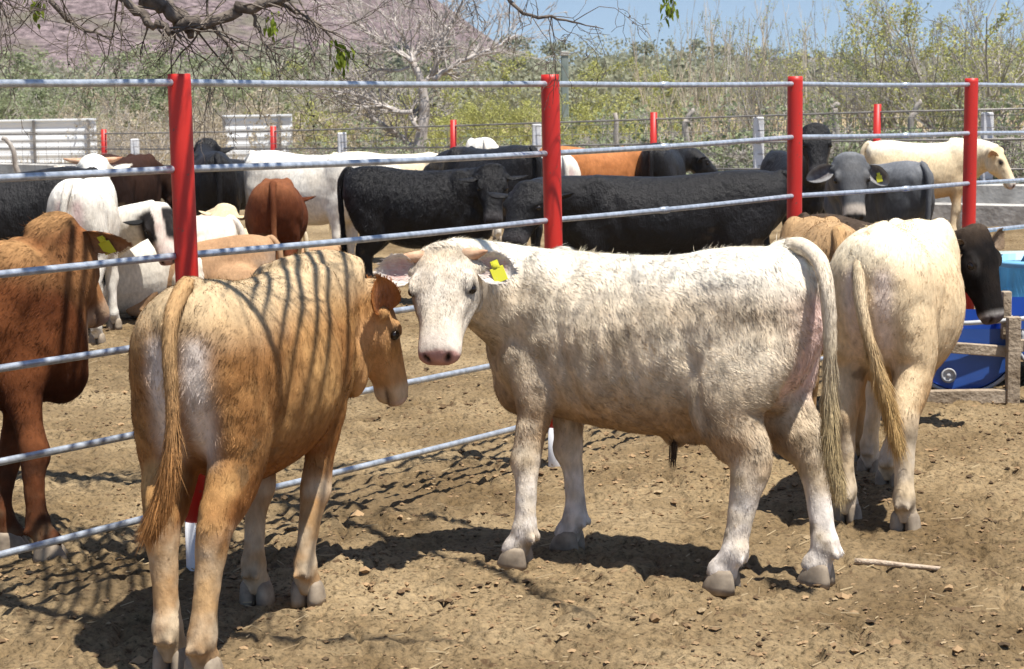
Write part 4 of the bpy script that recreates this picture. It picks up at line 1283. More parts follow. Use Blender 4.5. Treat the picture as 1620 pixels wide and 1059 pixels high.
PROTO = {}
def bush_proto(key, seed, h, w, stems, kids, leaves, ls, style, mw, ml):
    wood, lf = bush_meshes(seed, h, w, stems, kids, leaves, ls, style)
    a = build_mesh('branches', wood[0], wood[1], None, [mw], smooth=False)
    b = build_mesh('foliage', lf[0], lf[1], None, [ml], col=lf[2], smooth=False) if lf else None
    PROTO[key] = (a, b, float(np.percentile(wood[0][:, 2], 99)))
bush_proto('mesq1', 101, 2.5, 3.0, 9, 6, 11000, .06, 'round', M_TWIG_GREY, M_LF_GREEN)
bush_proto('mesq2', 102, 2.5, 3.0, 8, 6, 10000, .06, 'round', M_TWIG_GREY, M_LF_GREEN)
bush_proto('dark', 103, 2.5, 3.2, 9, 6, 8000, .10, 'round', M_TWIG_GREY, M_LF_DARK)
bush_proto('yel1', 104, 2.5, 2.6, 10, 6, 6500, .06, 'round', M_TWIG_GREEN, M_LF_YEL)
bush_proto('yel2', 105, 2.5, 2.6, 10, 6, 4200, .06, 'spray', M_TWIG_GREEN, M_LF_YEL)
bush_proto('dry1', 106, 1.6, 2.2, 16, 6, 3600, .045, 'round', M_TWIG_DRY, M_LF_DRY)
bush_proto('dry2', 107, 1.6, 2.2, 16, 7, 1600, .045, 'round', M_TWIG_GREY, M_LF_DRY)
bush_proto('whip1', 108, 3.0, 1.8, 14, 4, 800, .035, 'whip', M_TWIG_GREY, M_LF_YEL)
bush_proto('whip2', 109, 3.0, 2.2, 12, 4, 700, .035, 'whip', M_TWIG_DRY, M_LF_GREEN)
bush_proto('feather1', 110, 3.2, 2.4, 9, 6, 3600, .045, 'spray', M_TWIG_GREY, M_LF_YEL)
bush_proto('feather2', 111, 3.2, 2.4, 9, 6, 2400, .045, 'spray', M_TWIG_GREEN, M_LF_GREEN)
bush_proto('low', 112, 1.0, 1.7, 20, 6, 3800, .04, 'round', M_TWIG_GREY, M_LF_GREEN)
BUSHN = {}
def bush(key, name, u, vtop, Y, wide, label, cat, group, rot=None, x=None):
    a, b, h = PROTO[key]
    p = at(u, vtop, Y)
    z = p[2] / h
    e = empty(name, (p[0] if x is None else x, Y, 0), (hash((key, int(u))) % 628) / 100 if rot is None else rot)
    e.rotation_euler[2] = (int(u) * 37 % 628) / 100
    e.scale = (z * wide, z * wide, z)
    tag(e, label, cat, group)
    link('branches', a, e)
    if b: link('foliage', b, e)
    return e
G1, G2, G3, G4, G5, G6 = ('green mesquite bushes far behind the left part of the pen', 'dry brown shrubs behind the far posts', 'yellow-green bushes behind the bare pale tree',
    'dark scrub on the skyline', 'tall leafless shrubs of thin upright shoots', 'feathery green trees at the right')
rb_ = random.Random(5)
for u, v, Y in ((-60, 88, 52), (25, 96, 50), (95, 84, 56), (165, 92, 52), (235, 98, 58), (300, 84, 55), (372, 104, 60), (440, 96, 62)):
    bush(rb_.choice(['mesq1', 'mesq2']), 'mesquite_bush', u, v, Y, 1.25, 'round green mesquite bush beyond the white sheet wall, under the purple hill', 'bush', G1)
for u, v, Y in ((60, 100, 75), (200, 92, 78), (330, 90, 80), (470, 92, 78), (-40, 96, 70), (560, 80, 76), (640, 72, 80), (720, 66, 82), (800, 62, 80), (870, 70, 84), (930, 94, 90), (985, 90, 92), (1030, 70, 88), (1085, 66, 90), (1150, 74, 86), (1210, 80, 90), (1280, 86, 90), (1350, 84, 90), (1430, 78, 92), (1520, 76, 90), (1600, 74, 92)):
    bush('dark', 'scrub_tree', u, v, Y, 1.15, 'dull green scrub tree on the skyline behind the nearer bushes', 'tree', G4)
for u, v, Y in ((205, 150, 40), (262, 158, 38), (318, 150, 41), (365, 160, 44), (412, 148, 42), (470, 142, 40), (525, 146, 38), (240, 132, 47), (352, 135, 48), (440, 128, 47), (175, 168, 42), (505, 122, 50)):
    bush(rb_.choice(['dry1', 'dry2']), 'dry_shrub', u, v, Y, .95, 'tangled dry brown shrub between the far posts and the green bushes', 'shrub', G2)
for u, v, Y in ((480, 118, 46), (545, 104, 45), (600, 120, 40), (655, 100, 44), (705, 112, 42), (760, 96, 44), (815, 104, 42), (870, 98, 44), (925, 112, 42), (975, 104, 45), (1020, 112, 42), (630, 150, 37), (740, 150, 37), (840, 148, 36), (935, 150, 36), (1010, 150, 35), (1075, 128, 38), (1140, 130, 38)):
    bush(rb_.choice(['yel1', 'yel1', 'yel2', 'dry2']), 'palo_verde_bush', u, v, Y, 1.0, 'pale yellow-green bush with a haze of tiny leaves, behind the bare tree', 'bush', G3)
for u, v, Y in ((1060, 24, 33), (1105, 10, 31), (1150, 30, 32), (1190, 4, 30), (1240, 14, 31), (1290, 34, 33), (1335, 24, 32), (1128, 62, 29), (1225, 70, 28), (1400, 40, 33), (1545, 20, 32)):
    bush(rb_.choice(['whip1', 'whip2']), 'leafless_shrub', u, v - 32, Y, .95, 'tall leafless shrub of thin upright shoots against the blue sky', 'shrub', G5)
for u, v, Y in ((1370, 66, 31), (1425, 48, 30), (1475, 14, 31), (1520, -8, 30), (1572, 4, 29), (1625, -12, 30), (1680, 0, 31), (1595, 60, 27.5), (1460, 90, 28), (1345, 100, 29)):
    bush(rb_.choice(['feather1', 'feather2', 'feather1', 'whip1']), 'feathery_tree', u, v - 30, Y, .95, 'small feathery green tree with open branches at the right', 'tree', G6)
for u, v, Y in ((570, 205, 33), (620, 200, 32), (690, 208, 32), (745, 205, 31), (800, 200, 31), (905, 195, 30), (955, 198, 29.5), (1010, 200, 29), (1080, 195, 28), (1130, 185, 27), (1165, 190, 26.5), (1250, 180, 26.5), (1300, 176, 26.3), (1350, 180, 26), (1405, 176, 26), (1455, 174, 25.6), (1510, 172, 25.5), (1560, 172, 25.4), (1612, 170, 25), (1660, 170, 25)):
    bush('low', 'low_shrub', u, v, Y, 1.1, 'low grey-green shrub right behind the far fence posts', 'shrub', 'low grey-green shrubs along the far fence')

# dense thicket in the far distance that closes the gaps
def thicket():
    rng = np.random.default_rng(77)
    n = 100000
    Y = rng.uniform(60, 150, n); X = rng.uniform(-.42, .42, n) * Y
    hh = (2.3 + fbm(np.c_[X, Y * .25], .16, 3, 8) * 1.7) * (Y / 75) ** .6
    Z = hh * rng.random(n) ** .7
    V, Q, c = leaf_mesh(rng, np.c_[X, Y, Z], .19)
    o = link('distant_thicket', build_mesh('distant_thicket', V, Q, None, [M_LF_DARK], col=c, smooth=False))
    tag(o, 'far-off dull green thicket closing the horizon below the hill', 'thicket', kind='stuff')
thicket()

def dry_grass():
    rng = np.random.default_rng(78)
    n = 36000
    Y = rng.uniform(25.5, 50, n); X = rng.uniform(-.32, .32, n) * Y
    k = rng.random(n) < np.clip(.45 + 1.3 * fbm(np.c_[X, Y], .5, 2, 6) + .25 * (X / Y < -.14), .05, 1)
    X, Y = X[k], Y[k]; n = len(X)
    P = np.c_[X, Y, np.zeros(n)]
    h = rng.uniform(.12, .42, n)
    d = unit(np.c_[rng.normal(0, .35, n), rng.normal(0, .35, n), np.ones(n)])
    s = np.c_[rng.normal(0, 1, n), rng.normal(0, .3, n), np.zeros(n)]; s = unit(s) * .012
    V = np.stack([P - s, P + s, P + d * h[:, None]], 1).reshape(-1, 3)
    T = np.arange(n * 3).reshape(-1, 3)
    c = np.repeat(rng.random(n), 3)
    o = link('dry_grass', build_mesh('dry_grass', V, None, T, [M_LF_DRY], col=np.c_[c, c, c], smooth=False))
    tag(o, 'tufts of dry straw-coloured grass beyond the feed bunk', 'dry grass', kind='stuff')
dry_grass()

# ------------------------------------------------------------------ hills
def hill(name, X0, X1, Y0, Y1, fn, nx, ny, c):
    x = np.linspace(X0, X1, nx); y = np.linspace(Y0, Y1, ny)
    XX, YY = np.meshgrid(x, y)
    z = fn(XX.ravel(), YY.ravel())
    V = np.c_[XX.ravel(), YY.ravel(), z]
    i = (np.arange(ny - 1)[:, None] * nx + np.arange(nx - 1)[None]).ravel()
    Q = np.c_[i, i + 1, i + 1 + nx, i + nx]
    m, nt, b = new_mat(name + '_scrub')
    g = N(nt, 'ShaderNodeNewGeometry')
    def nz(sc, det=5):
        n = N(nt, 'ShaderNodeTexNoise'); n.inputs['Scale'].default_value = sc; n.inputs['Detail'].default_value = det; n.inputs['Roughness'].default_value = .75
        nt.links.new(g.outputs['Position'], n.inputs['Vector']); return n.outputs[0]
    r = N(nt, 'ShaderNodeValToRGB'); e = r.color_ramp.elements
    e[0].position, e[0].color = .38, (*c[0], 1); e[1].position, e[1].color = .62, (*c[2], 1)
    k = e.new(.5); k.color = (*c[1], 1)
    nt.links.new(nz(.8, 8), r.inputs[0])
    r2 = N(nt, 'ShaderNodeValToRGB'); e = r2.color_ramp.elements
    e[0].position, e[0].color = .52, (0, 0, 0, 1); e[1].position, e[1].color = .6, (.7, .7, .7, 1)
    nt.links.new(nz(.05, 6), r2.inputs[0])
    mx = N(nt, 'ShaderNodeMix'); mx.data_type = 'RGBA'
    nt.links.new(r2.outputs[0], mx.inputs[0]); nt.links.new(r.outputs[0], mx.inputs[6]); mx.inputs[7].default_value = (*c[3], 1)
    nt.links.new(mx.outputs[2], b.inputs['Base Color']); b.inputs['Roughness'].default_value = 1
    b.inputs['Specular IOR Level'].default_value = 0
    bp = N(nt, 'ShaderNodeBump'); bp.inputs['Strength'].default_value = 1; bp.inputs['Distance'].default_value = .7
    nt.links.new(nz(.45, 4), bp.inputs['Height']); nt.links.new(bp.outputs[0], b.inputs['Normal'])
    o = link(name, build_mesh(name, V, Q, None, [m])); tag(o, kind='structure')
def hf(x, y):
    # skyline falls from upper left to the right edge
    s = x / y
    top = np.interp(s, [-.8, -.45, -.26, -.13, -.075, -.036, -.005, .03, .08], [.34, .27, .17, .125, .085, .043, .022, .010, .0]) * 480
    r = sstep(190, 480, y) * sstep(760, 600, y)
    p = np.c_[x, y]
    n = 1 + .16 * fbm(p, .02, 4, 3) * sstep(3, 20, top)
    return r * top * n + fbm(p, .10, 3, 5) * .5 * r * (top > 2) - .5
hill('hill', -520, 60, 180, 760, hf, 420, 260, [(.055, .042, .040), (.155, .117, .118), (.29, .225, .225), (.12, .115, .075)])
def rf(x, y):
    s = x / y
    top = np.interp(s, [-.02, .06, .13, .16, .20, .25, .32, .45], [.0, .006, .012, .0125, .009, .011, .015, .01]) * 1150
    p = np.c_[x, y]
    return sstep(950, 1150, y) * top * (1 + .25 * fbm(p, .006, 3, 3)) - .5
hill('distant_ridge', -60, 620, 940, 1290, rf, 120, 30, [(.17, .14, .14), (.22, .18, .18), (.28, .23, .23), (.14, .14, .11)])
# ------------------------------------------------------------------ bare pale tree in the middle distance
def limb_pts(pix, Y, dz=None):
    return np.array([at(u, v, Y + (dz[i] if dz else 0)) for i, (u, v) in enumerate(pix)])

def bare_tree():
    rng = np.random.default_rng(9)
    Y = 34.0
    base = at(668, 235, Y); base[2] = 0
    root = empty('bare_tree', tuple(base))
    tag(root, 'bare pale grey tree with crooked limbs standing behind the far fence', 'tree')
    limbs = [
        ([(664, 268), (664, 235), (668, 205), (672, 180), (671, 158), (668, 135), (660, 112), (652, 98)], (.15, .14, .125, .115, .105, .09, .08, .065)),
        ([(652, 98), (640, 88), (622, 78), (600, 66), (578, 50), (562, 30), (548, 8)], (.06, .05, .045, .04, .03, .022, .014)),
        ([(652, 98), (658, 86), (676, 76), (694, 72), (702, 52), (712, 42), (724, 22), (735, -2)], (.07, .06, .05, .045, .04, .034, .026, .016)),
        ([(686, 128), (700, 115), (722, 100), (742, 92), (768, 82), (792, 70), (815, 56)], (.06, .055, .05, .04, .035, .026, .016)),
        ([(668, 132), (682, 122), (692, 96), (704, 62), (712, 42)], (.055, .05, .045, .04, .03)),
        ([(650, 178), (628, 175), (608, 168), (588, 160), (572, 152), (545, 148), (520, 142), (495, 138)], (.055, .05, .045, .04, .036, .03, .024, .016)),
        ([(660, 240), (648, 232), (634, 218), (612, 202), (590, 188), (584, 172), (560, 158)], (.085, .08, .07, .065, .055, .045, .035)),
        ([(652, 100), (648, 84), (640, 62), (628, 44), (622, 20)], (.045, .04, .03, .024, .014)),
        ([(645, 108), (625, 112), (600, 112), (580, 124), (560, 140)], (.035, .03, .026, .02, .014)),
        ([(664, 205), (652, 192), (650, 182), (662, 172)], (.05, .05, .04, .03)),
        ([(640, 232), (642, 208), (640, 190)], (.03, .024, .014))]
    mb = MB(); tips = []
    tr = MB()
    for k, (pix, rad) in enumerate(limbs):
        dy = np.cumsum(rng.normal(0, .12, len(pix))) if k else np.zeros(len(pix))
        P = np.array([at(u, v, Y + dy[i]) for i, (u, v) in enumerate(pix)]) - base
        if k == 0: P[0][2] = -.2
        P = np.c_[P, np.array(rad) * .82]
        P = catmull(P, 3); P[:, :3] += rng.normal(0, .012, (len(P), 3))
        (tr if k == 0 else mb).tube(P[:, :3], P[:, 3], 10)
        if k:
            for i in range(2, len(P) - 1):
                for _ in range(2):
                    t = unit(P[i + 1, :3] - P[i, :3])
                    tips.append((P[i, :3], t, P[i, 3]))
    tr.obj('trunk', M_BARK, root)
    P0 = np.array([t[0] for t in tips]); D0 = np.array([t[1] for t in tips]); r0 = np.array([t[2] for t in tips])
    D0 = unit(D0 + perp(rng, D0) * .9 + np.array((0, 0, .15)))
    A, B, ra, rb, lv = grow(rng, P0, D0, rng.uniform(.35, 1.1, len(P0)), np.minimum(r0 * .5, .02), 3, 4, kids_f=[3, 3], spread=.7, wig=.16, up=.02, ratio=.6, rr=.6)
    seg_mesh(mb, A, B, np.maximum(ra, .006), np.maximum(rb, .004))
    mb.obj('branches', M_BARK, root)
bare_tree()

# ------------------------------------------------------------------ tree leaning over the pen (foreground branches)
def overhanging_tree():
    rng = np.random.default_rng(19)
    base = np.array((-4.6, 8.2, 0.0))
    root = empty('overhanging_tree', tuple(base))
    tag(root, 'bare tree leaning in from the left with drooping twigs over the fence top', 'tree')
    tr = MB()
    crotch = np.array((-3.7, 8.0, 2.55))
    tp = np.array([(-4.6, 8.2, -.2), (-4.55, 8.2, .5), (-4.3, 8.15, 1.3), (-3.95, 8.05, 2.0), crotch])
    tr.tube(catmull(tp - base, 4), np.linspace(.19, .12, 17), 16)
    tr.obj('trunk', M_LIMB, root)
    mb = MB(); seeds = []
    def limb(pts, rads, per=2, n=12, wob=.012):
        P = np.c_[np.array(pts, float), rads]
        P = catmull(P, 4); P[:, :3] += rng.normal(0, wob, (len(P), 3)) * np.minimum(1, P[:, 3:] / .02)
        mb.tube(P[:, :3] - base, P[:, 3] * (1 + .08 * rng.normal(0, 1, len(P))), n)
        for i in range(1, len(P) - 1):
            for _ in range(per):
                seeds.append((P[i, :3], unit(P[i + 1, :3] - P[i, :3]), P[i, 3]))
    Yv = 7.7
    v = lambda u, w, Y=Yv: at(u, w, Y)
    limb([crotch, (-3.0, 7.9, 2.65), v(60, -260), v(150, -110), v(228, -10), v(262, 12), v(290, 32), v(308, 52)], (.11, .095, .075, .055, .038, .034, .030, .012), per=1)
    limb([v(286, 34), v(310, 40), v(335, 32), v(385, 17), v(440, 2), v(500, -25), v(600, -70), v(700, -75)], (.022, .024, .023, .021, .018, .016, .013, .008), per=2)
    limb([v(150, -110), v(175, -30, 7.6), v(210, 12, 7.6), v(245, 38, 7.6), v(268, 48, 7.6), v(288, 60, 7.6)], (.03, .022, .018, .016, .012, .004), per=2)
    limb([v(30, -150), v(60, -50, 7.4), v(95, 20, 7.4), v(135, 48, 7.4), v(175, 60, 7.4)], (.03, .014, .009, .007, .003), per=3)
    limb([v(60, -260), v(20, -120, 7.2), v(-10, -40, 7.2), v(2, 12, 7.2), v(15, 30, 7.2)], (.04, .016, .010, .006, .003), per=3)
    limb([v(440, 2), v(470, 20, 7.8), v(500, 34, 7.8), v(522, 58, 7.8), v(534, 80, 7.8)], (.010, .007, .006, .004, .002), per=2)
    limb([v(700, -75), v(780, -30, 7.9), v(830, 20, 7.9), v(872, 30, 7.9), v(905, 34, 7.9), v(955, 46, 7.9)], (.010, .008, .007, .006, .004, .0015), per=2)
    limb([v(700, -75), v(900, -110, 7.9), v(1040, -60, 7.9), v(1075, 0, 7.9)], (.009, .007, .004, .002), per=1)
    limb([v(335, 32), v(352, 60), v(368, 80), v(368, 98)], (.010, .007, .005, .002), per=2)
    limb([v(400, 12), v(408, 45), v(422, 72), v(440, 86)], (.009, .006, .004, .002), per=2)
    # upper canopy, above the frame: it throws the streaky shade on the calf and the ground
    limb([crotch, (-2.8, 7.3, 3.1), (-1.9, 6.5, 3.2), (-1.1, 5.7, 3.1), (-.4, 5.0, 2.9)], (.10, .075, .055, .035, .012), per=5)
    limb([crotch, (-2.6, 7.9, 3.3), (-1.4, 7.5, 3.4), (-.3, 7.0, 3.2), (.5, 6.5, 2.95)], (.09, .07, .05, .032, .010), per=4)
    limb([(-1.9, 6.5, 3.2), (-1.2, 6.6, 3.0), (-.6, 6.3, 2.8), (-.25, 5.9, 2.7)], (.03, .022, .014, .008), per=4)
    limb([(-2.8, 7.3, 3.1), (-2.5, 6.2, 3.0), (-2.3, 5.2, 2.8), (-2.0, 4.5, 2.7)], (.05, .035, .022, .01), per=5)
    limb([(-.3, 7.0, 3.2), (.3, 6.3, 3.3), (.9, 5.5, 3.6), (1.3, 4.8, 3.9)], (.035, .028, .02, .01), per=5)
    limb([(-1.1, 5.7, 3.1), (-.5, 5.1, 3.5), (.3, 4.7, 3.8), (.9, 4.6, 4.0)], (.035, .028, .02, .01), per=6)
    limb([(-2.3, 5.2, 2.8), (-1.7, 4.6, 3.2), (-1.0, 4.4, 3.5), (-.3, 4.3, 3.7)], (.03, .024, .018, .01), per=6)
    limb([(-.3, 7.0, 3.2), (.35, 6.6, 3.1), (.8, 6.2, 3.05), (1.2, 6.0, 3.1)], (.03, .022, .016, .008), per=4)
    for k in range(15):   # long near-parallel wands over the calf's back
        x0 = -.84 + k * .058 + rng.normal(0, .014)
        limb([(x0 - .25, 6.5, 2.85 + .1 * rng.random()), (x0 - .12, 6.1, 2.75), (x0, 5.6, 2.62), (x0 + .03, 5.1, 2.5)], (.013, .012, .010, .005), per=1, n=6, wob=.006)
    P0 = np.array([t[0] for t in seeds]); D0 = np.array([t[1] for t in seeds]); r0 = np.array([t[2] for t in seeds])
    D0 = unit(D0 * .6 + perp(rng, D0) * 1.0 + np.array((0, 0, -.22)))
    keep = rng.random(len(P0)) < .48
    P0, D0, r0 = P0[keep], D0[keep], r0[keep]
    A, B, ra, rb, lv = grow(rng, P0, D0, rng.uniform(.12, .42, len(P0)), np.clip(r0 * .35, .002, .0055), 3, 6, kids_f=[3, 2], spread=.8, wig=.24, up=-.05, ratio=.6, rr=.6)
    seg_mesh(mb, A - base, B - base, np.maximum(ra, .0012), np.maximum(rb, .0009), n=4)
    # knobbly buds on the twigs
    k = rng.choice(len(A), 900)
    V, Q, c = leaf_mesh(rng, B[k] - base, .012); mb.add(V, Q)
    mb.obj('branches', M_LIMB, root)
    for (u, w, Y, m) in ((541, 84, 7.8, 80), (1060, 8, 7.9, 55), (428, 40, 7.8, 30), (55, 10, 7.4, 30)):
        c = at(u, w, Y) - base
        P = c + rng.normal(0, 1, (m, 3)) * np.array((.016, .016, .028))
        d = unit(np.c_[rng.normal(0, .3, (m, 2)), -np.ones(m)]); s = perp(rng, d) * .0045; L = rng.uniform(.02, .045, m)[:, None]
        V = np.stack([P - s, P + d * L * .5 - s * 1.4, P + d * L, P + d * L * .5 + s * 1.4, P + s], 1).reshape(-1, 3)
        i = np.arange(m)[:, None] * 5
        cc = np.repeat(rng.random(m), 5)
        link('leaf_cluster', build_mesh('leaf_cluster', V, i + [[0, 1, 2, 3]], i + [[0, 3, 4]], [M_LF_LEAF], col=np.c_[cc, cc, cc], smooth=False), root)
M_LF_LEAF = mat_leaf('fresh_leaves', (.12, .18, .02), (.35, .42, .06), .4)
overhanging_tree()

# ------------------------------------------------------------------ far fence, bunk, walls
M_CONC = mat_noise('concrete', (.33, .31, .28), (.52, .50, .46), 5, .9, .4)
M_CONCP = mat_noise('pale_concrete', (.52, .52, .53), (.72, .72, .73), 7, .85, .3)
M_WIRE = mat_noise('fence_wire', (.16, .15, .14), (.30, .28, .26), 5, .6, 0, metal=.3)
M_WOODP = mat_noise('weathered_wood', (.24, .20, .17), (.46, .42, .37), 12, .9, .5, stretch=(1, 1, .2))
RP = [(-110, 208, 34.0), (163, 205, 31.0), (431, 200, 28.5), (716, 190, 26.2), (1033, 178, 24.2), (1387, 165, 22.6), (1770, 155, 21.2)]
p0 = at(*RP[1]); fr = empty('far_fence', (p0[0], p0[1], 0)); tag(fr, 'far fence of short red posts with thin rails behind the herd', 'fence')
off = np.array((p0[0], p0[1], 0))
for k, (u, v_, Y) in enumerate(RP):
    p = at(u, v_, Y) - off
    MB().tube([(p[0], p[1], -.1), (p[0], p[1], p[2] * .5), (p[0] + .01, p[1], p[2])], [.045, .045, .042], 14).obj('post', M_RED, fr)
for q in (.93, .68, .43):
    pts = [at(u, v_, Y) * (1, 1, q) - off for u, v_, Y in RP]
    MB().tube(pts, .013, 6).obj('rail', M_WIRE, fr)
CP = [(-90, 222, 32.6), (213, 220, 30.0), (541, 210, 27.6), (849, 196, 25.5), (1200, 185, 23.5), (1562, 178, 22.0), (1990, 168, 20.5)]
p0 = at(*CP[1]); cf = empty('wire_fence', (p0[0], p0[1], 0)); tag(cf, 'wire fence on square white concrete posts behind the herd', 'fence')
off = np.array((p0[0], p0[1], 0))
for k, (u, v_, Y) in enumerate(CP):
    p = at(u, v_, Y) - off
    MB().box((p[0], p[1], p[2] / 2 - .05), (.12, .12, p[2] + .1), None, .012).obj('concrete_post', M_CONCP, cf, smooth=False)
for q in (.97, .86, .74, .62, .5, .38, .26):
    pts = [at(u, v_, Y) * (1, 1, q) - off + (0, -.07, 0) for u, v_, Y in CP]
    MB().tube(pts, .004, 4).obj('wire', M_WIRE, cf)
for k in range(len(CP) - 1):
    wv = MB()
    a, b = at(*CP[k]) - off, at(*CP[k + 1]) - off
    for j in range(1, 16):
        q = a * (1 - j / 16) + b * j / 16 + (0, -.07, 0)
        wv.tube([q * (1, 1, .26), q * (1, 1, .97)], .0028, 3, cap=False)
    for zz in (.26, .97):
        wv.tube([a * (1, 1, zz) + (0, -.07, 0), b * (1, 1, zz) + (0, -.07, 0)], .0028, 3, cap=False)
    wv.obj('wire_mesh', M_WIRE, cf)
for (pix, Y, lab) in (([(976, 262), (975, 225), (973, 181)], 27.5, 'short grey wooden stake behind the orange-brown cow'),
                      ([(1083, 262), (1084, 205), (1088, 190), (1098, 172)], 26.5, 'crooked pale stake leaning right behind the black cow seen from behind'),
                      ([(1321, 262), (1321, 190), (1320, 172), (1328, 163)], 26.0, 'pale forked stake left of the far red post at the right'),
                      ([(1442, 262), (1441, 200), (1448, 176), (1458, 158)], 25.8, 'tall leaning pale stake beside the feathery green tree'),
                      ([(26, 300), (25, 262), (17, 232), (6, 218)], 30, 'white crooked stake at the left edge beyond the black cow')):
    P = np.array([at(u, v_, Y) for u, v_ in pix]); b = P[0].copy(); b[2] = 0; P[0][2] = -.05
    P2 = catmull(P - b, 4) + np.random.default_rng(3).normal(0, .01, (len(P) * 4 - 3, 3))
    o = MB().tube(P2, np.linspace(.05, .03, len(P2)), 8).obj('stake', M_WOODP); o.location = b
    tag(o, lab, 'stake')
# feed bunk: low concrete trough, a long U section
bk = empty('feed_bunk', (0, 24, 0)); tag(bk, 'long low concrete feed bunk along the far side of the pen', 'feed bunk')
line = [np.array((at(u, v_, Y)[0], Y - .95)) for u, v_, Y in RP]
def wall_strip(nm, o0, o1, z0, z1):
    m = MB()
    rg = []
    for k, p in enumerate(line):
        x, y = p[0], p[1] - 24
        rg.append(np.array([(x, y + o0, z0), (x, y + o1, z0), (x, y + o1, z1 - .02), (x, y + (o0 + o1) / 2, z1), (x, y + o0, z1 - .02)]))
    m.rings(rg); m.obj(nm, M_CONC, bk, smooth=False)
wall_strip('front_wall', -.08, .06, -.05, .24)
wall_strip('back_wall', .62, .76, -.05, .42)
wall_strip('trough_floor', .065, .615, -.05, .10)
# pale sheet-metal walls
def sheet_wall(x0u, x1u, vtop, Y, label):
    a, b = at(x0u, vtop, Y), at(x1u, vtop, Y)
    r = empty('sheet_wall', (a[0], Y, 0)); tag(r, label, 'wall')
    w = b[0] - a[0]; h = a[2]
    n = int(h / .014)
    zz = np.linspace(0, h, n)
    yy = .007 * np.sin(zz * 2 * math.pi / .16)
    V = np.r_[np.c_[np.zeros(n), yy, zz], np.c_[np.full(n, w), yy, zz], np.c_[np.zeros(n), yy + .006, zz], np.c_[np.full(n, w), yy + .006, zz]]
    i = np.arange(n - 1)
    Q = np.r_[np.c_[i, n + i, n + i + 1, i + 1], np.c_[2 * n + i, 2 * n + i + 1, 3 * n + i + 1, 3 * n + i]]
    o = link('panel', build_mesh('panel', V, Q, None, [M_SHEET]), r)
    for k in range(int(w / 1.1) + 1):
        MB().box((k * 1.1 + .03, -.05, h / 2), (.05, .05, h + .05)).obj('post', M_WIRE, r, smooth=False)
    MB().box((w / 2, 0, h + .02), (w, .08, .04), None, .005).obj('top_rail', M_SHEET, r, smooth=False)
M_SHEET = mat_noise('white_sheet', (.72, .75, .77), (.84, .86, .88), 1.2, .5, .05)
sheet_wall(-120, 152, 195, 40, 'long white corrugated sheet wall beyond the pen at the left')
sheet_wall(352, 462, 186, 39, 'short white corrugated sheet wall half hidden by dry shrubs')
# tall grey column
p = at(893, 80, 38); r = empty('concrete_pole', (p[0], 38, 0)); tag(r, 'tall grey-green square pole standing behind the middle red post', 'pole')
MB().box((0, 0, p[2] / 2), (.14, .14, p[2]), None, .015).obj('shaft', mat_noise('pole_grey', (.17, .21, .19), (.27, .31, .29), 6, .9, .2), r, smooth=False)
MB().box((0, 0, p[2] - .06), (.17, .17, .08), None, .01).obj('collar', M_CONC, r, smooth=False)

# ------------------------------------------------------------------ feed trough of halved barrels in a wooden frame
M_BLUE = mat_noise('blue_plastic', (.02, .07, .28), (.035, .11, .42), 3, .38, .05, spec=.5)
M_LBLUE = mat_noise('sky_blue_plastic', (.12, .32, .50), (.18, .42, .60), 4, .4, .05, spec=.5)
M_PLANK = mat_noise('grey_plank', (.22, .165, .11), (.42, .34, .25), 10, .9, .5, stretch=(1, .2, 1))
def half_drum(mat, parent, c, r, length, az, cut=.15, inner=None):
    """barrel lying on its side with the top cut away; local y is its axis"""
    a0, a1 = math.pi - cut, 2 * math.pi + cut
    ang = np.linspace(a0, a1, 33)
    prof = [(0, r * .96), (.03, r), (.06, r), (.32, r), (.335, r * 1.03), (.36, r * 1.03), (.375, r), (.63, r), (.645, r * 1.03), (.67, r * 1.03), (.685, r), (.94, r), (.97, r), (1, r * .96)]
    m = MB(); n = len(ang)
    V = []; Q = []
    for t, rr in prof:
        for s_, q in ((0, rr), (1, rr - .008)):
            V.append(np.c_[np.cos(ang) * q, np.full(n, t * length), np.sin(ang) * q])
    V = np.concatenate(V); j = np.arange(n - 1)
    for k in range(len(prof) - 1):
        a, b = 2 * k * n, 2 * (k + 1) * n
        Q += [np.c_[a + j, a + j + 1, b + j + 1, b + j], np.c_[a + n + j, b + n + j, b + n + j + 1, a + n + j + 1]]
        for e in (0, n - 1):
            Q.append(np.array([[a + e, b + e, b + n + e, a + n + e]]))
    m.add(V, np.concatenate(Q))
    for yy in (.012, length - .02):
        ring = np.c_[np.cos(ang), np.zeros(n), np.sin(ang)]
        V = np.r_[ring * r * .95 + (0, yy, 0), ring * r * .95 + (0, yy + .008, 0)]
        V = np.r_[V, [(0, yy, np.sin(a0) * r * .5)], [(0, yy + .008, np.sin(a0) * r * .5)]]
        T = np.r_[np.c_[j, j + 1, np.full(n - 1, 2 * n)], np.c_[n + j + 1, n + j, np.full(n - 1, 2 * n + 1)], [[n - 1, 0, 2 * n], [n, 2 * n - 1, 2 * n + 1]]]
        m.add(V, None, T)
    o = m.obj('half_barrel', mat, parent); o.location = c; o.rotation_euler = (0, 0, R(az))
    rim = MB()
    rim.tube(np.c_[np.cos(ang) * r * .985, np.full(n, -.004), np.sin(ang) * r * .985], .010, 8)
    rim.obj('rim', M_RIM, o)
    b = MB(); ax = np.array([[1, 0, 0], [0, 0, -1], [0, 1, 0]]).T
    b.lathe([(.038, -.004), (.038, .012), (.030, .014), (.026, .006), (.012, .006), (.010, .010)], (-.07, .008, -.20), 24, np.array([[1, 0, 0], [0, 0, -1], [0, 1, 0]]))
    b.obj('bung', M_RIM, o)
    return o
M_RIM = mat_noise('grey_rim', (.30, .31, .32), (.52, .52, .53), 20, .55, .1)
g = at(1524, 532, 9.75)
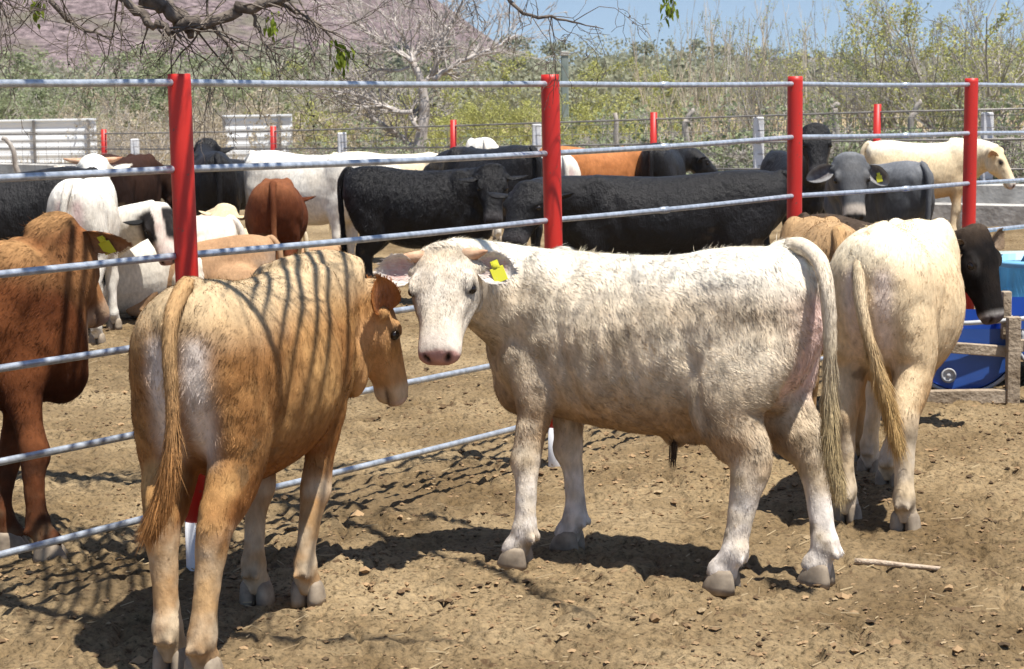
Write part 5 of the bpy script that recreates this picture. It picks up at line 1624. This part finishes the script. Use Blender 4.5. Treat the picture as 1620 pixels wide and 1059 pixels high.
tb = empty('feed_trough', (g[0], g[1], 0)); tag(tb, 'feed trough of a halved dark blue barrel in a wooden frame at the right edge', 'trough')
half_drum(M_BLUE, tb, (0, 0, g[2]), .295, .88, -6, .12)
half_drum(M_BLUE, tb, (.62, .35, g[2] + .02), .295, .88, -6, .12)
xr = at(1606, 600, 9.6)[0] - g[0]
MB().box((xr, -.10, .20), (.065, .05, .46), None, .004).obj('frame_post', M_PLANK, tb, smooth=False)
MB().box((xr - .02, -.03, .43), (.045, .045, .24), None, .004).obj('frame_post', M_PLANK, tb, smooth=False)
MB().box((xr + .09, -.12, .16), (.05, .04, .40), None, .004).obj('frame_post', M_PLANK, tb, smooth=False)
zr = at(1540, 552, 9.65)[2]
MB().box((xr - .27, -.06, zr), (.60, .035, .055), Matrix.Rotation(R(5), 3, 'Y'), .004).obj('cross_rail', M_PLANK, tb, smooth=False)
MB().box((xr + .30, -.10, zr + .03), (.55, .035, .06), Matrix.Rotation(R(-4), 3, 'Y'), .004).obj('cross_rail', M_PLANK, tb, smooth=False)
MB().box((xr - .28, -.09, .03), (.62, .05, .07), None, .004).obj('base_board', M_PLANK, tb, smooth=False)
zt = at(1580, 511, 9.6)[2]
MB().tube([(xr - .45, -.03, zt - .015), (xr - .2, -.045, zt - .012), (xr, -.05, zt), (xr + .3, -.04, zt + .03)], .012, 10).obj('top_bar', M_RIM, tb)
g2 = at(1606, 486, 11.6)
lb = empty('barrel', (g2[0] + .12, g2[1], 0)); tag(lb, 'sky blue barrel standing beyond the trough at the right edge', 'barrel')
bm = MB()
bm.lathe([(.27, 0), (.285, .02), (.285, .25), (.295, .27), (.285, .29), (.285, .50), (.295, .52), (.285, .54), (.285, g2[2] + .04), (.27, g2[2] + .07)], (0, 0, 0), 36)
bm.obj('shell', M_LBLUE, lb)
MB().lathe([(.287, g2[2] + .05), (.297, g2[2] + .06), (.297, g2[2] + .085), (.26, g2[2] + .085), (.25, g2[2] + .06)], (0, 0, 0), 36).obj('lid', M_LBLUE, lb)
g3 = at(1612, 432, 12.6)
sw = empty('water_tank', (g3[0] + .25, g3[1], 0)); tag(sw, 'pale green tank with a dark strap behind the sky blue barrel', 'tank')
MB().box((0, 0, g3[2] / 2 + .05), (.78, .6, g3[2] + .14), None, .04).obj('shell', mat_noise('pale_green', (.42, .52, .47), (.55, .64, .58), 4, .5, .05), sw)
MB().box((-.28, -.305, g3[2] / 2 + .05), (.03, .012, g3[2] + .1), Matrix.Rotation(R(9), 3, 'Y'), .002).obj('strap', M_WIRE, sw, smooth=False)

# ------------------------------------------------------------------ loose things on the dirt
a, b = onground(1352, 896), onground(1490, 907)
P = [a + (b - a) * t + np.array((0, .004 * math.sin(t * 9), .016 + .002 * math.sin(t * 5))) - a for t in np.linspace(0, 1, 9)]
o = MB().tube(P, np.linspace(.011, .007, 9), 10).obj('stick', mat_noise('peeled_stick', (.36, .27, .19), (.52, .42, .32), 30, .9, .4)); o.location = a
tag(o, 'pale broken stick lying on the dirt below the cream calf', 'stick')
# ------------------------------------------------------------------ air
hz_m = bpy.data.materials.new('air'); hz_m.use_nodes = True
_n = hz_m.node_tree; _n.nodes.clear()
_o = _n.nodes.new('ShaderNodeOutputMaterial'); _v = _n.nodes.new('ShaderNodeVolumePrincipled')
_v.inputs['Color'].default_value = (.80, .87, 1.0, 1); _v.inputs['Density'].default_value = .0002
_n.links.new(_v.outputs[0], _o.inputs['Volume'])
hz = MB().box((0, 634, 99), (2900, 1336, 202)).obj('haze', hz_m, smooth=False)
tag(hz, kind='stuff')
